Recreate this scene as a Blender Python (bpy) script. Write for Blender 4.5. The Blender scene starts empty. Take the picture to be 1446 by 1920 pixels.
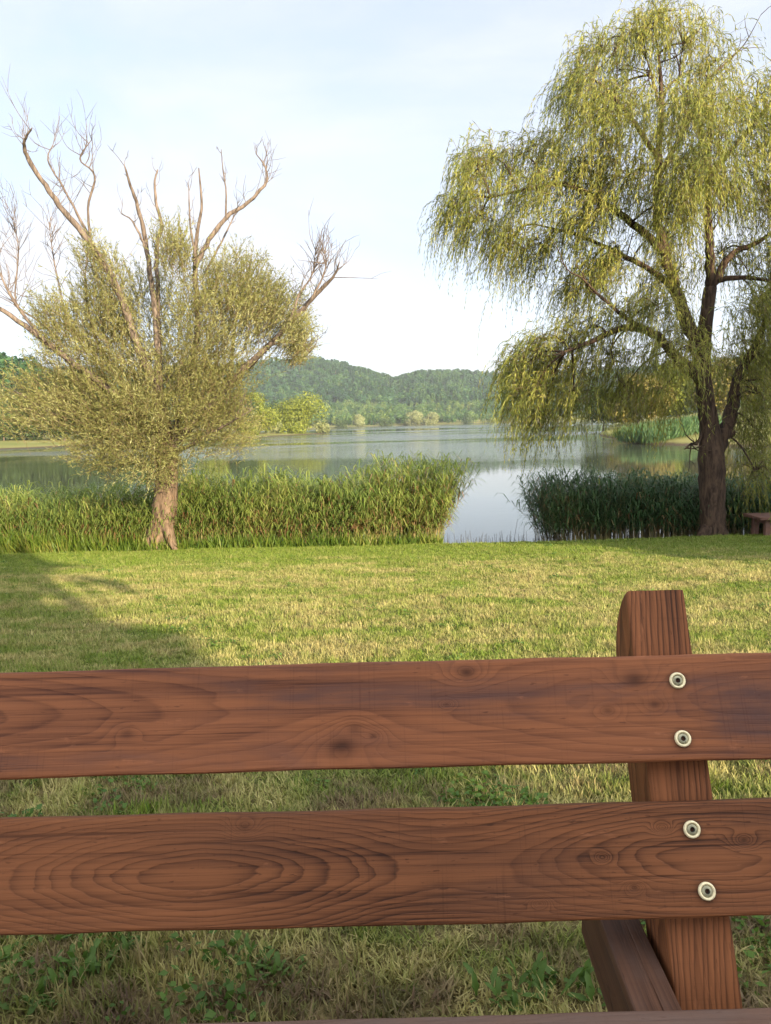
import bpy, bmesh, math, random
import numpy as np
from mathutils import Vector, Matrix

R = math.radians
rng = np.random.default_rng(7)
random.seed(7)
scene = bpy.context.scene
COL = scene.collection

# ------------------------------------------------------------------ camera
CAM_H = 1.19
PITCH, ROLL = R(6.65), R(1.5)
FPX = 1442.0
f_v = Vector((0, math.cos(PITCH), -math.sin(PITCH)))
u_0 = Vector((0, math.sin(PITCH), math.cos(PITCH)))
r_0 = Vector((1, 0, 0))
r_v = r_0 * math.cos(ROLL) - u_0 * math.sin(ROLL)
u_v = u_0 * math.cos(ROLL) + r_0 * math.sin(ROLL)
cam_d = bpy.data.cameras.new('camera')
cam = bpy.data.objects.new('camera', cam_d)
COL.objects.link(cam)
M3 = Matrix((r_v, u_v, -f_v)).transposed()
cam.matrix_world = Matrix.Translation((0, 0, CAM_H)) @ M3.to_4x4()
cam_d.sensor_fit = 'VERTICAL'
cam_d.sensor_height = 34.6
cam_d.lens = 34.6 * FPX / 1920.0
cam_d.clip_start = 0.05
cam_d.clip_end = 8000
scene.camera = cam

# ------------------------------------------------------------------ light
SUN_AZ = R(32)          # light travels forward and to the left by this much
SUN_EL = R(15)
sun_from = Vector((math.sin(SUN_AZ) * math.cos(SUN_EL), -math.cos(SUN_AZ) * math.cos(SUN_EL), math.sin(SUN_EL)))
sd = bpy.data.lights.new('sun', 'SUN')
sd.energy = 5.0
sd.angle = R(0.55)
sd.color = (1.0, 0.85, 0.63)
sun = bpy.data.objects.new('sun', sd)
COL.objects.link(sun)
sun.rotation_mode = 'QUATERNION'
sun.rotation_quaternion = sun_from.to_track_quat('Z', 'Y')

world = bpy.data.worlds.new('World')
scene.world = world
world.use_nodes = True
wn = world.node_tree
wn.nodes.clear()


def N(nt, kind, **kw):
    n = nt.nodes.new(kind)
    for k, v in kw.items():
        setattr(n, k, v)
    return n


w_out = N(wn, 'ShaderNodeOutputWorld')
w_bg = N(wn, 'ShaderNodeBackground')
w_bg.inputs['Strength'].default_value = 0.15
w_sky = N(wn, 'ShaderNodeTexSky', sky_type='NISHITA')
w_sky.sun_disc = False
w_sky.sun_elevation = SUN_EL
w_sky.sun_rotation = math.pi - SUN_AZ
w_sky.altitude = 200
w_sky.air_density = 1.0
w_sky.dust_density = 1.0
w_sky.ozone_density = 3.0
# thin veil of high cloud all over the sky, denser and thinner in soft patches
w_tc = N(wn, 'ShaderNodeTexCoord')
w_map = N(wn, 'ShaderNodeMapping')
w_map.inputs['Scale'].default_value = (1.0, 1.0, 2.6)
w_n1 = N(wn, 'ShaderNodeTexNoise')
w_n1.inputs['Scale'].default_value = 1.9
w_n1.inputs['Detail'].default_value = 7
w_n1.inputs['Roughness'].default_value = 0.55
w_n1.inputs['Distortion'].default_value = 0.5
w_r = N(wn, 'ShaderNodeValToRGB')
w_r.color_ramp.elements[0].position = 0.34
w_r.color_ramp.elements[0].color = (0.66, 0.66, 0.66, 1)
w_r.color_ramp.elements[1].position = 0.66
w_r.color_ramp.elements[1].color = (0.97, 0.97, 0.97, 1)
w_mix = N(wn, 'ShaderNodeMixRGB')
# the veil scatters light forward, so it is brighter on the sun's side
w_dot = N(wn, 'ShaderNodeVectorMath', operation='DOT_PRODUCT')
w_dot.inputs[1].default_value = tuple(sun_from)
w_pow = N(wn, 'ShaderNodeMapRange', interpolation_type='SMOOTHSTEP')
w_pow.inputs['From Min'].default_value = -0.45
w_pow.inputs['From Max'].default_value = 1.0
w_pow.inputs['To Min'].default_value = 1.0
w_pow.inputs['To Max'].default_value = 3.4
w_vc = N(wn, 'ShaderNodeVectorMath', operation='SCALE')
w_vc.inputs[0].default_value = (2.17, 2.23, 2.38)
L = wn.links.new
L(w_tc.outputs['Generated'], w_dot.inputs[0])
L(w_dot.outputs['Value'], w_pow.inputs['Value'])
w_br = N(wn, 'ShaderNodeMapRange', interpolation_type='SMOOTHSTEP')   # thicker patches of the veil are whiter
w_br.inputs['From Min'].default_value = 0.38
w_br.inputs['From Max'].default_value = 0.64
w_br.inputs['To Min'].default_value = 0.93
w_br.inputs['To Max'].default_value = 1.06
L(w_n1.outputs['Fac'], w_br.inputs['Value'])
w_mu = N(wn, 'ShaderNodeMath', operation='MULTIPLY')
L(w_pow.outputs['Result'], w_mu.inputs[0])
L(w_br.outputs['Result'], w_mu.inputs[1])
L(w_mu.outputs[0], w_vc.inputs['Scale'])
L(w_vc.outputs[0], w_mix.inputs['Color2'])
L(w_tc.outputs['Generated'], w_map.inputs['Vector'])
L(w_map.outputs['Vector'], w_n1.inputs['Vector'])
L(w_n1.outputs['Fac'], w_r.inputs['Fac'])
w_sep = N(wn, 'ShaderNodeSeparateXYZ')
L(w_tc.outputs['Generated'], w_sep.inputs[0])
w_hz = N(wn, 'ShaderNodeMapRange', interpolation_type='SMOOTHSTEP')   # the veil is seen edge-on and thickens towards the horizon
w_hz.inputs['From Min'].default_value = 0.0
w_hz.inputs['From Max'].default_value = 0.45
w_hz.inputs['To Min'].default_value = 0.97
w_hz.inputs['To Max'].default_value = 0.0
L(w_sep.outputs['Z'], w_hz.inputs['Value'])
w_mx = N(wn, 'ShaderNodeMath', operation='MAXIMUM')
L(w_r.outputs['Color'], w_mx.inputs[0])
L(w_hz.outputs['Result'], w_mx.inputs[1])
L(w_mx.outputs[0], w_mix.inputs['Fac'])
L(w_sky.outputs['Color'], w_mix.inputs['Color1'])
L(w_mix.outputs['Color'], w_bg.inputs['Color'])
L(w_bg.outputs['Background'], w_out.inputs['Surface'])

scene.view_settings.view_transform = 'Standard'
scene.view_settings.look = 'None'
scene.view_settings.gamma = 1.0
scene.view_settings.exposure = 1.5
scene.view_settings.use_curve_mapping = False
scene.render.engine = 'CYCLES'
cy = scene.cycles
cy.max_bounces = 6
cy.diffuse_bounces = 3
cy.glossy_bounces = 3
cy.transmission_bounces = 4
cy.volume_bounces = 0
cy.use_denoising = True
cy.sample_clamp_indirect = 6.0
cy.caustics_reflective = False
cy.caustics_refractive = False


# ------------------------------------------------------------------ helpers
def ray(px, py):
    return (r_v * ((px - 723.0) / FPX) + u_v * ((960.0 - py) / FPX) + f_v)


def P(px, py, Y):
    """point on the sight line of photo pixel (px, py) at world distance Y"""
    d = ray(px, py)
    return Vector((0, 0, CAM_H)) + d * (Y / d.y)


def proj(x, y, z):
    v = Vector((x, y, z - CAM_H))
    dz = v.dot(f_v)
    return 723 + FPX * v.dot(r_v) / dz, 960 - FPX * v.dot(u_v) / dz


def tag(o, label=None, cat=None, group=None, kind=None):
    if label:
        o['label'] = label
    if cat:
        o['category'] = cat
    if group:
        o['group'] = group
    if kind:
        o['kind'] = kind
    return o


def empty(name, loc=(0, 0, 0), rz=0.0):
    o = bpy.data.objects.new(name, None)
    o.location = loc
    o.rotation_euler = (0, 0, rz)
    o.empty_display_size = 0.2
    COL.objects.link(o)
    return o


def link(name, me, parent=None, world_coords=True):
    o = bpy.data.objects.new(name, me)
    COL.objects.link(o)
    if parent is not None:
        o.parent = parent
        if world_coords:
            o.matrix_parent_inverse = Matrix.LocRotScale(parent.location, parent.rotation_euler, parent.scale).inverted()
    return o


def np_mesh(name, verts, faces, mats=(), mat_idx=None, smooth=False):
    """verts (n,3); faces list of arrays (m,k)"""
    me = bpy.data.meshes.new(name)
    verts = np.asarray(verts, dtype=np.float32)
    me.vertices.add(len(verts))
    me.vertices.foreach_set('co', verts.ravel())
    if not isinstance(faces, (list, tuple)):
        faces = [faces]
    faces = [np.asarray(f, dtype=np.int32) for f in faces if len(f)]
    tot = sum(f.size for f in faces)
    nf = sum(len(f) for f in faces)
    me.loops.add(tot)
    me.polygons.add(nf)
    lv = np.concatenate([f.ravel() for f in faces])
    sizes = np.concatenate([np.full(len(f), f.shape[1], dtype=np.int32) for f in faces])
    starts = np.concatenate([[0], np.cumsum(sizes)[:-1]]).astype(np.int32)
    me.loops.foreach_set('vertex_index', lv)
    me.polygons.foreach_set('loop_start', starts)
    for m in mats:
        me.materials.append(m)
    if mat_idx is not None:
        me.polygons.foreach_set('material_index', np.asarray(mat_idx, dtype=np.int32))
    if smooth:
        me.polygons.foreach_set('use_smooth', np.ones(nf, dtype=bool))
    me.update()
    me.validate()
    return me


class Geo:
    """collects vertices, quads and triangles with a material index"""

    def __init__(self):
        self.v, self.q, self.t, self.qm, self.tm, self.n = [], [], [], [], [], 0

    def add(self, v, q=None, t=None, m=0):
        v = np.asarray(v, dtype=np.float64).reshape(-1, 3)
        if q is not None and len(q):
            q = np.asarray(q, dtype=np.int64)
            self.q.append(q + self.n)
            self.qm.append(np.full(len(q), m))
        if t is not None and len(t):
            t = np.asarray(t, dtype=np.int64)
            self.t.append(t + self.n)
            self.tm.append(np.full(len(t), m))
        self.v.append(v)
        self.n += len(v)

    def mesh(self, name, mats, smooth=False):
        fs, mi = [], []
        if self.q:
            fs.append(np.concatenate(self.q))
            mi.append(np.concatenate(self.qm))
        if self.t:
            fs.append(np.concatenate(self.t))
            mi.append(np.concatenate(self.tm))
        return np_mesh(name, np.concatenate(self.v), fs, mats, np.concatenate(mi), smooth)


def catmull(pts, n):
    pts = np.asarray(pts, float)
    p = np.vstack([2 * pts[0] - pts[1], pts, 2 * pts[-1] - pts[-2]])
    out = []
    for i in range(1, len(p) - 2):
        for k in range(n):
            t = k / n
            a, b, c, d = p[i - 1], p[i], p[i + 1], p[i + 2]
            out.append(0.5 * ((2 * b) + (c - a) * t + (2 * a - 5 * b + 4 * c - d) * t * t + (3 * b - a - 3 * c + d) * t ** 3))
    out.append(pts[-1])
    return np.array(out)


def tube(geo, pts, radii, sides=8, m=0, rough=0.0, jag=0.0):
    pts = np.asarray(pts, float)
    radii = np.asarray(radii, float)
    n = len(pts)
    if jag:
        pts = pts + rng.normal(0, 1, pts.shape) * (radii * jag)[:, None]
    tan = np.gradient(pts, axis=0)
    tan /= np.linalg.norm(tan, axis=1)[:, None] + 1e-9
    ref = np.array([0.31, 0.87, 0.12])
    a = np.cross(tan, ref)
    a /= np.linalg.norm(a, axis=1)[:, None] + 1e-9
    b = np.cross(tan, a)
    th = np.arange(sides) / sides * 2 * np.pi
    rr = radii[:, None] * (1 + rough * rng.normal(0, 1, (n, sides)))
    v = pts[:, None] + rr[..., None] * (np.cos(th)[None, :, None] * a[:, None] + np.sin(th)[None, :, None] * b[:, None])
    i = np.arange(n - 1)[:, None] * sides
    j = np.arange(sides)[None]
    j2 = (j + 1) % sides
    q = np.stack([i + j, i + j2, i + sides + j2, i + sides + j], -1).reshape(-1, 4)
    v = np.vstack([v.reshape(-1, 3), pts[-1] + tan[-1] * radii[-1]])
    e = (n - 1) * sides
    t = np.stack([e + np.arange(sides), e + (np.arange(sides) + 1) % sides, np.full(sides, n * sides)], -1)
    geo.add(v, q, t, m)


def unit(a):
    return a / (np.linalg.norm(a, axis=-1, keepdims=True) + 1e-9)


def leaf_quads(geo, base, direc, length, width, m=0, bend=0.25):
    """one slim folded leaf per row: 5 vertices, 2 quads-ish (4 triangles as 2 quads)"""
    n = len(base)
    direc = unit(direc)
    side = unit(np.cross(direc, rng.normal(0, 1, (n, 3))))
    nor = np.cross(direc, side)
    ln = length[:, None]
    wd = width[:, None]
    b = base
    mid = base + direc * ln * 0.42
    tip = base + direc * ln + nor * ln * bend * rng.normal(0, 1, (n, 1)) * 0.6
    l_ = mid + side * wd * 0.5
    r_ = mid - side * wd * 0.5
    v = np.stack([b, l_, tip, r_], 1).reshape(-1, 3)
    i = np.arange(n)[:, None] * 4
    geo.add(v, i + np.array([[0, 1, 2, 3]]), None, m)


def strands(geo, start, direc, length, grav, per, leaf_l, leaf_w, m_leaf=0, m_stem=1, spread=0.9, stem_r=0.003, down=0.0, t0=0.1):
    """leafy twigs: thin curved stems with slim leaves along them"""
    n = len(start)
    direc = unit(direc)
    g = np.array([0, 0, -1.0])
    ts = np.linspace(0, 1, 5)
    pts = start[:, None] + direc[:, None] * (length[:, None] * ts[None])[..., None] * (1 - 0.45 * min(grav, 1) * ts[None, :, None]) \
        + g * (length[:, None] * (ts ** 2)[None])[..., None] * grav
    # stems: three sided tubes
    a = unit(np.cross(direc, rng.normal(0, 1, (n, 3))))
    b = np.cross(direc, a)
    th = np.arange(3) / 3 * 2 * np.pi
    rad = stem_r * (1 - 0.75 * ts)
    ring = (np.cos(th)[:, None] * a[:, None] + np.sin(th)[:, None] * b[:, None])
    v = pts[:, :, None] + ring[:, None] * rad[None, :, None, None]
    base = (np.arange(n) * 15)[:, None, None]
    i = (np.arange(4) * 3)[None, :, None]
    j = np.arange(3)[None, None]
    j2 = (j + 1) % 3
    q = np.stack(np.broadcast_arrays(base + i + j, base + i + j2, base + i + 3 + j2, base + i + 3 + j), -1).reshape(-1, 4)
    geo.add(v.reshape(-1, 3), q, None, m_stem)
    # leaves
    t = (t0 + (1 - t0) * (np.arange(per)[None] + rng.random((n, per))) / per)
    k = length[:, None] * t
    pos = start[:, None] + direc[:, None] * (k * (1 - 0.45 * min(grav, 1) * t))[..., None] + g * (k * t)[..., None] * grav
    tan = direc[:, None] * (1 - 0.9 * min(grav, 1) * t)[..., None] + g * (2 * t * grav)[..., None]
    tan = unit(tan)
    d = unit(tan + rng.normal(0, 1, (n, per, 3)) * spread * 0.6 + g * down)
    ll = leaf_l * (0.6 + 0.8 * rng.random((n, per)))
    leaf_quads(geo, pos.reshape(-1, 3), d.reshape(-1, 3), ll.ravel(), (leaf_w * (0.7 + 0.6 * rng.random((n, per)))).ravel(), m_leaf)


# ------------------------------------------------------------------ materials
def new_mat(name):
    m = bpy.data.materials.new(name)
    m.use_nodes = True
    nt = m.node_tree
    nt.nodes.clear()
    out = N(nt, 'ShaderNodeOutputMaterial')
    return m, nt, out


def mth(nt, op, a, b=None, c=None, clamp=False):
    n = N(nt, 'ShaderNodeMath', operation=op)
    n.use_clamp = clamp
    for i, x in enumerate((a, b, c)):
        if x is None:
            continue
        if isinstance(x, (int, float)):
            n.inputs[i].default_value = x
        else:
            nt.links.new(x, n.inputs[i])
    return n.outputs[0]


def noise(nt, vec, scale, detail=4, rough=0.55, dist=0.0, vscale=None):
    if vscale is not None:
        mp = N(nt, 'ShaderNodeMapping')
        mp.inputs['Scale'].default_value = vscale
        nt.links.new(vec, mp.inputs['Vector'])
        vec = mp.outputs['Vector']
    n = N(nt, 'ShaderNodeTexNoise')
    n.inputs['Scale'].default_value = scale
    n.inputs['Detail'].default_value = detail
    n.inputs['Roughness'].default_value = rough
    n.inputs['Distortion'].default_value = dist
    nt.links.new(vec, n.inputs['Vector'])
    return n.outputs['Fac']


def ramp(nt, fac, stops, interp='LINEAR'):
    r = N(nt, 'ShaderNodeValToRGB')
    cr = r.color_ramp
    cr.interpolation = interp
    while len(cr.elements) < len(stops):
        cr.elements.new(0.5)
    for e, (p, c) in zip(cr.elements, stops):
        e.position = p
        e.color = (*c, 1) if len(c) == 3 else c
    nt.links.new(fac, r.inputs['Fac'])
    return r.outputs['Color']


def mixc(nt, fac, a, b, mode='MIX'):
    n = N(nt, 'ShaderNodeMixRGB', blend_type=mode)
    for s, x in (('Fac', fac), ('Color1', a), ('Color2', b)):
        if isinstance(x, (int, float)):
            n.inputs[s].default_value = x
        elif isinstance(x, tuple):
            n.inputs[s].default_value = (*x, 1)
        else:
            nt.links.new(x, n.inputs[s])
    return n.outputs['Color']


def smooth(nt, x, lo, hi):
    n = N(nt, 'ShaderNodeMapRange', interpolation_type='SMOOTHSTEP')
    nt.links.new(x, n.inputs['Value'])
    n.inputs['From Min'].default_value = lo
    n.inputs['From Max'].default_value = hi
    return n.outputs['Result']


def leaf_material(name, stops, transl=0.4, patch=None, rough=0.55, instanced=False):
    m, nt, out = new_mat(name)
    geo = N(nt, 'ShaderNodeNewGeometry')
    if instanced:
        oi = N(nt, 'ShaderNodeObjectInfo')
        fac = mth(nt, 'ADD', mth(nt, 'MULTIPLY', oi.outputs['Random'], 0.7), mth(nt, 'MULTIPLY', geo.outputs['Random Per Island'], 0.3))
    else:
        fac = geo.outputs['Random Per Island']
    if patch:
        nz = noise(nt, geo.outputs['Position'], patch, 3)
        fac = mth(nt, 'ADD', mth(nt, 'MULTIPLY', fac, 0.6), mth(nt, 'MULTIPLY', smooth(nt, nz, 0.3, 0.7), 0.4))
    col = ramp(nt, fac, stops)
    p = N(nt, 'ShaderNodeBsdfPrincipled')
    p.inputs['Roughness'].default_value = rough
    p.inputs['Specular IOR Level'].default_value = 0.3
    nt.links.new(col, p.inputs['Base Color'])
    t = N(nt, 'ShaderNodeBsdfTranslucent')
    nt.links.new(col, t.inputs['Color'])
    mx = N(nt, 'ShaderNodeMixShader')
    mx.inputs['Fac'].default_value = transl
    nt.links.new(p.outputs[0], mx.inputs[1])
    nt.links.new(t.outputs[0], mx.inputs[2])
    nt.links.new(mx.outputs[0], out.inputs['Surface'])
    return m


def bark_material(name, c0, c1, scale=18.0, vs=(1, 1, 0.22), bump=0.6):
    m, nt, out = new_mat(name)
    tc = N(nt, 'ShaderNodeNewGeometry')
    a = noise(nt, tc.outputs['Position'], scale, 6, 0.65, 0.4, vs)
    b = noise(nt, tc.outputs['Position'], 3.0, 3, 0.5)
    f = mth(nt, 'ADD', mth(nt, 'MULTIPLY', smooth(nt, a, 0.3, 0.7), 0.75), mth(nt, 'MULTIPLY', b, 0.3))
    col = ramp(nt, f, [(0.1, c0), (0.85, c1)])
    p = N(nt, 'ShaderNodeBsdfPrincipled')
    p.inputs['Roughness'].default_value = 0.85
    p.inputs['Specular IOR Level'].default_value = 0.2
    nt.links.new(col, p.inputs['Base Color'])
    bp = N(nt, 'ShaderNodeBump')
    bp.inputs['Strength'].default_value = bump
    bp.inputs['Distance'].default_value = 0.03
    nt.links.new(a, bp.inputs['Height'])
    nt.links.new(bp.outputs[0], p.inputs['Normal'])
    nt.links.new(p.outputs[0], out.inputs['Surface'])
    return m


def plain(name, col, rough=0.6, metal=0.0, var=0.15, scale=40):
    m, nt, out = new_mat(name)
    tc = N(nt, 'ShaderNodeTexCoord')
    nz = noise(nt, tc.outputs['Object'], scale, 4)
    c = ramp(nt, nz, [(0.3, tuple(x * (1 - var) for x in col)), (0.7, tuple(min(1, x * (1 + var)) for x in col))])
    p = N(nt, 'ShaderNodeBsdfPrincipled')
    p.inputs['Roughness'].default_value = rough
    p.inputs['Metallic'].default_value = metal
    nt.links.new(c, p.inputs['Base Color'])
    nt.links.new(p.outputs[0], out.inputs['Surface'])
    return m


def lawn_mask(nt, pos):
    """0 = dry straw, 1 = green: soft patches stretched across the slope, greener towards the water"""
    a = noise(nt, pos, 1.0, 5, 0.6, 0.3, (0.9, 1.7, 0.0))
    b = noise(nt, pos, 5.5, 4, 0.6, 0.2, (0.8, 1.3, 0.0))
    sx = N(nt, 'ShaderNodeSeparateXYZ')
    nt.links.new(pos, sx.inputs[0])
    far = smooth(nt, sx.outputs['Y'], 9.5, 12.5)
    f = mth(nt, 'ADD', mth(nt, 'MULTIPLY', a, 0.85), mth(nt, 'MULTIPLY', b, 0.5))
    f = mth(nt, 'SUBTRACT', f, 0.182)
    f = mth(nt, 'ADD', f, mth(nt, 'MULTIPLY', far, 0.22))
    f = mth(nt, 'SUBTRACT', f, mth(nt, 'MULTIPLY', mth(nt, 'SUBTRACT', 1.0, smooth(nt, sx.outputs['Y'], 1.6, 3.0)), 0.09))   # trodden, drier turf by the bench
    return smooth(nt, f, 0.30, 0.68)


def grass_material(name, dry, green, mix_bias=0.0):
    m, nt, out = new_mat(name)
    geo = N(nt, 'ShaderNodeNewGeometry')
    msk = lawn_mask(nt, geo.outputs['Position'])
    rnd = geo.outputs['Random Per Island']
    oi = N(nt, 'ShaderNodeObjectInfo')
    r2 = mth(nt, 'SUBTRACT', oi.outputs['Random'], 0.5)
    f = mth(nt, 'ADD', mth(nt, 'ADD', msk, mix_bias), mth(nt, 'MULTIPLY', r2, 0.75), clamp=True)
    cd = ramp(nt, rnd, dry)
    brown = ramp(nt, rnd, [(0.0, (0.10, 0.06, 0.035)), (1.0, (0.25, 0.17, 0.10))])
    sy = N(nt, 'ShaderNodeSeparateXYZ')
    nt.links.new(geo.outputs['Position'], sy.inputs[0])
    worn = mth(nt, 'MULTIPLY', smooth(nt, noise(nt, geo.outputs['Position'], 2.6, 4, 0.6), 0.42, 0.58),
               mth(nt, 'SUBTRACT', 1.0, mth(nt, 'MULTIPLY', smooth(nt, sy.outputs['Y'], 2.0, 4.5), 0.75)))   # trodden turf round the bench
    cd = mixc(nt, worn, cd, brown)
    cg = ramp(nt, rnd, green)
    col = mixc(nt, f, cd, cg)
    p = N(nt, 'ShaderNodeBsdfPrincipled')
    p.inputs['Roughness'].default_value = 0.6
    p.inputs['Specular IOR Level'].default_value = 0.25
    nt.links.new(col, p.inputs['Base Color'])
    t = N(nt, 'ShaderNodeBsdfTranslucent')
    nt.links.new(col, t.inputs['Color'])
    mx = N(nt, 'ShaderNodeMixShader')
    mx.inputs['Fac'].default_value = 0.35
    nt.links.new(p.outputs[0], mx.inputs[1])
    nt.links.new(t.outputs[0], mx.inputs[2])
    nt.links.new(mx.outputs[0], out.inputs['Surface'])
    return m


M_GRASS = grass_material('lawn_grass',
                         [(0.0, (0.22, 0.185, 0.06)), (0.5, (0.42, 0.36, 0.125)), (1.0, (0.56, 0.48, 0.20))],
                         [(0.0, (0.065, 0.11, 0.012)), (0.6, (0.145, 0.22, 0.022)), (1.0, (0.25, 0.29, 0.045))])


def ground_material():
    m, nt, out = new_mat('ground_turf')
    geo = N(nt, 'ShaderNodeNewGeometry')
    pos = geo.outputs['Position']
    msk = lawn_mask(nt, pos)
    fine = noise(nt, pos, 60, 5, 0.65)
    dry = ramp(nt, fine, [(0.25, (0.09, 0.065, 0.03)), (0.7, (0.26, 0.195, 0.085))])
    grn = ramp(nt, fine, [(0.25, (0.035, 0.05, 0.012)), (0.7, (0.085, 0.12, 0.022))])
    lawn = mixc(nt, msk, dry, grn)
    sx = N(nt, 'ShaderNodeSeparateXYZ')
    nt.links.new(pos, sx.inputs[0])
    # meadow on the far shores
    mz = noise(nt, pos, 0.05, 5, 0.6)
    mead = ramp(nt, mz, [(0.3, (0.10, 0.13, 0.03)), (0.55, (0.20, 0.19, 0.06)), (0.75, (0.27, 0.23, 0.09))])
    wood = ramp(nt, noise(nt, pos, 0.08, 4), [(0.3, (0.03, 0.05, 0.015)), (0.7, (0.05, 0.085, 0.02))])
    hi = smooth(nt, sx.outputs['Z'], 1.5, 5.0)
    farc = mixc(nt, hi, mead, wood)
    c = mixc(nt, smooth(nt, sx.outputs['Y'], 30, 45), lawn, farc)
    # bare wet earth at the waterline
    mud = ramp(nt, noise(nt, pos, 9, 5), [(0.3, (0.035, 0.026, 0.016)), (0.7, (0.12, 0.085, 0.05))])
    wet = mth(nt, 'SUBTRACT', 1.0, smooth(nt, mth(nt, 'ADD', sx.outputs['Z'], mth(nt, 'MULTIPLY', noise(nt, pos, 2.5, 4), 0.14)), -1.27, -1.10))
    c = mixc(nt, wet, c, mud)
    p = N(nt, 'ShaderNodeBsdfPrincipled')
    p.inputs['Roughness'].default_value = 0.95
    p.inputs['Specular IOR Level'].default_value = 0.1
    nt.links.new(c, p.inputs['Base Color'])
    bp = N(nt, 'ShaderNodeBump')
    bp.inputs['Strength'].default_value = 0.7
    bp.inputs['Distance'].default_value = 0.03
    nt.links.new(fine, bp.inputs['Height'])
    nt.links.new(bp.outputs[0], p.inputs['Normal'])
    nt.links.new(p.outputs[0], out.inputs['Surface'])
    return m


def water_material():
    m, nt, out = new_mat('lake_water')
    geo = N(nt, 'ShaderNodeNewGeometry')
    pos = geo.outputs['Position']
    sx = N(nt, 'ShaderNodeSeparateXYZ')
    nt.links.new(pos, sx.inputs[0])
    # streaks of wind ripple on the open water, calm near the bank
    wind = noise(nt, pos, 1.0, 4, 0.55, 0.4, (0.012, 0.022, 0.0))
    calm = smooth(nt, sx.outputs['Y'], 40, 115)
    amt = mth(nt, 'MULTIPLY', smooth(nt, wind, 0.44, 0.58), calm)
    a = noise(nt, pos, 1.0, 3, 0.5, 0.2, (0.55, 1.6, 0.0))
    b = noise(nt, pos, 1.0, 3, 0.6, 0.2, (3.0, 6.5, 0.0))
    h = mth(nt, 'ADD', mth(nt, 'MULTIPLY', a, 0.06), mth(nt, 'MULTIPLY', b, 0.018))
    h = mth(nt, 'MULTIPLY', h, mth(nt, 'ADD', 0.025, mth(nt, 'MULTIPLY', amt, 2.2)))
    bp = N(nt, 'ShaderNodeBump')
    bp.inputs['Strength'].default_value = 1.0
    bp.inputs['Distance'].default_value = 1.0
    nt.links.new(h, bp.inputs['Height'])
    p = N(nt, 'ShaderNodeBsdfPrincipled')
    p.inputs['Base Color'].default_value = (0.055, 0.06, 0.04, 1)
    p.inputs['IOR'].default_value = 1.333
    nt.links.new(mth(nt, 'ADD', 0.02, mth(nt, 'MULTIPLY', amt, 0.10)), p.inputs['Roughness'])
    nt.links.new(bp.outputs[0], p.inputs['Normal'])
    nt.links.new(p.outputs[0], out.inputs['Surface'])
    return m


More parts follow.
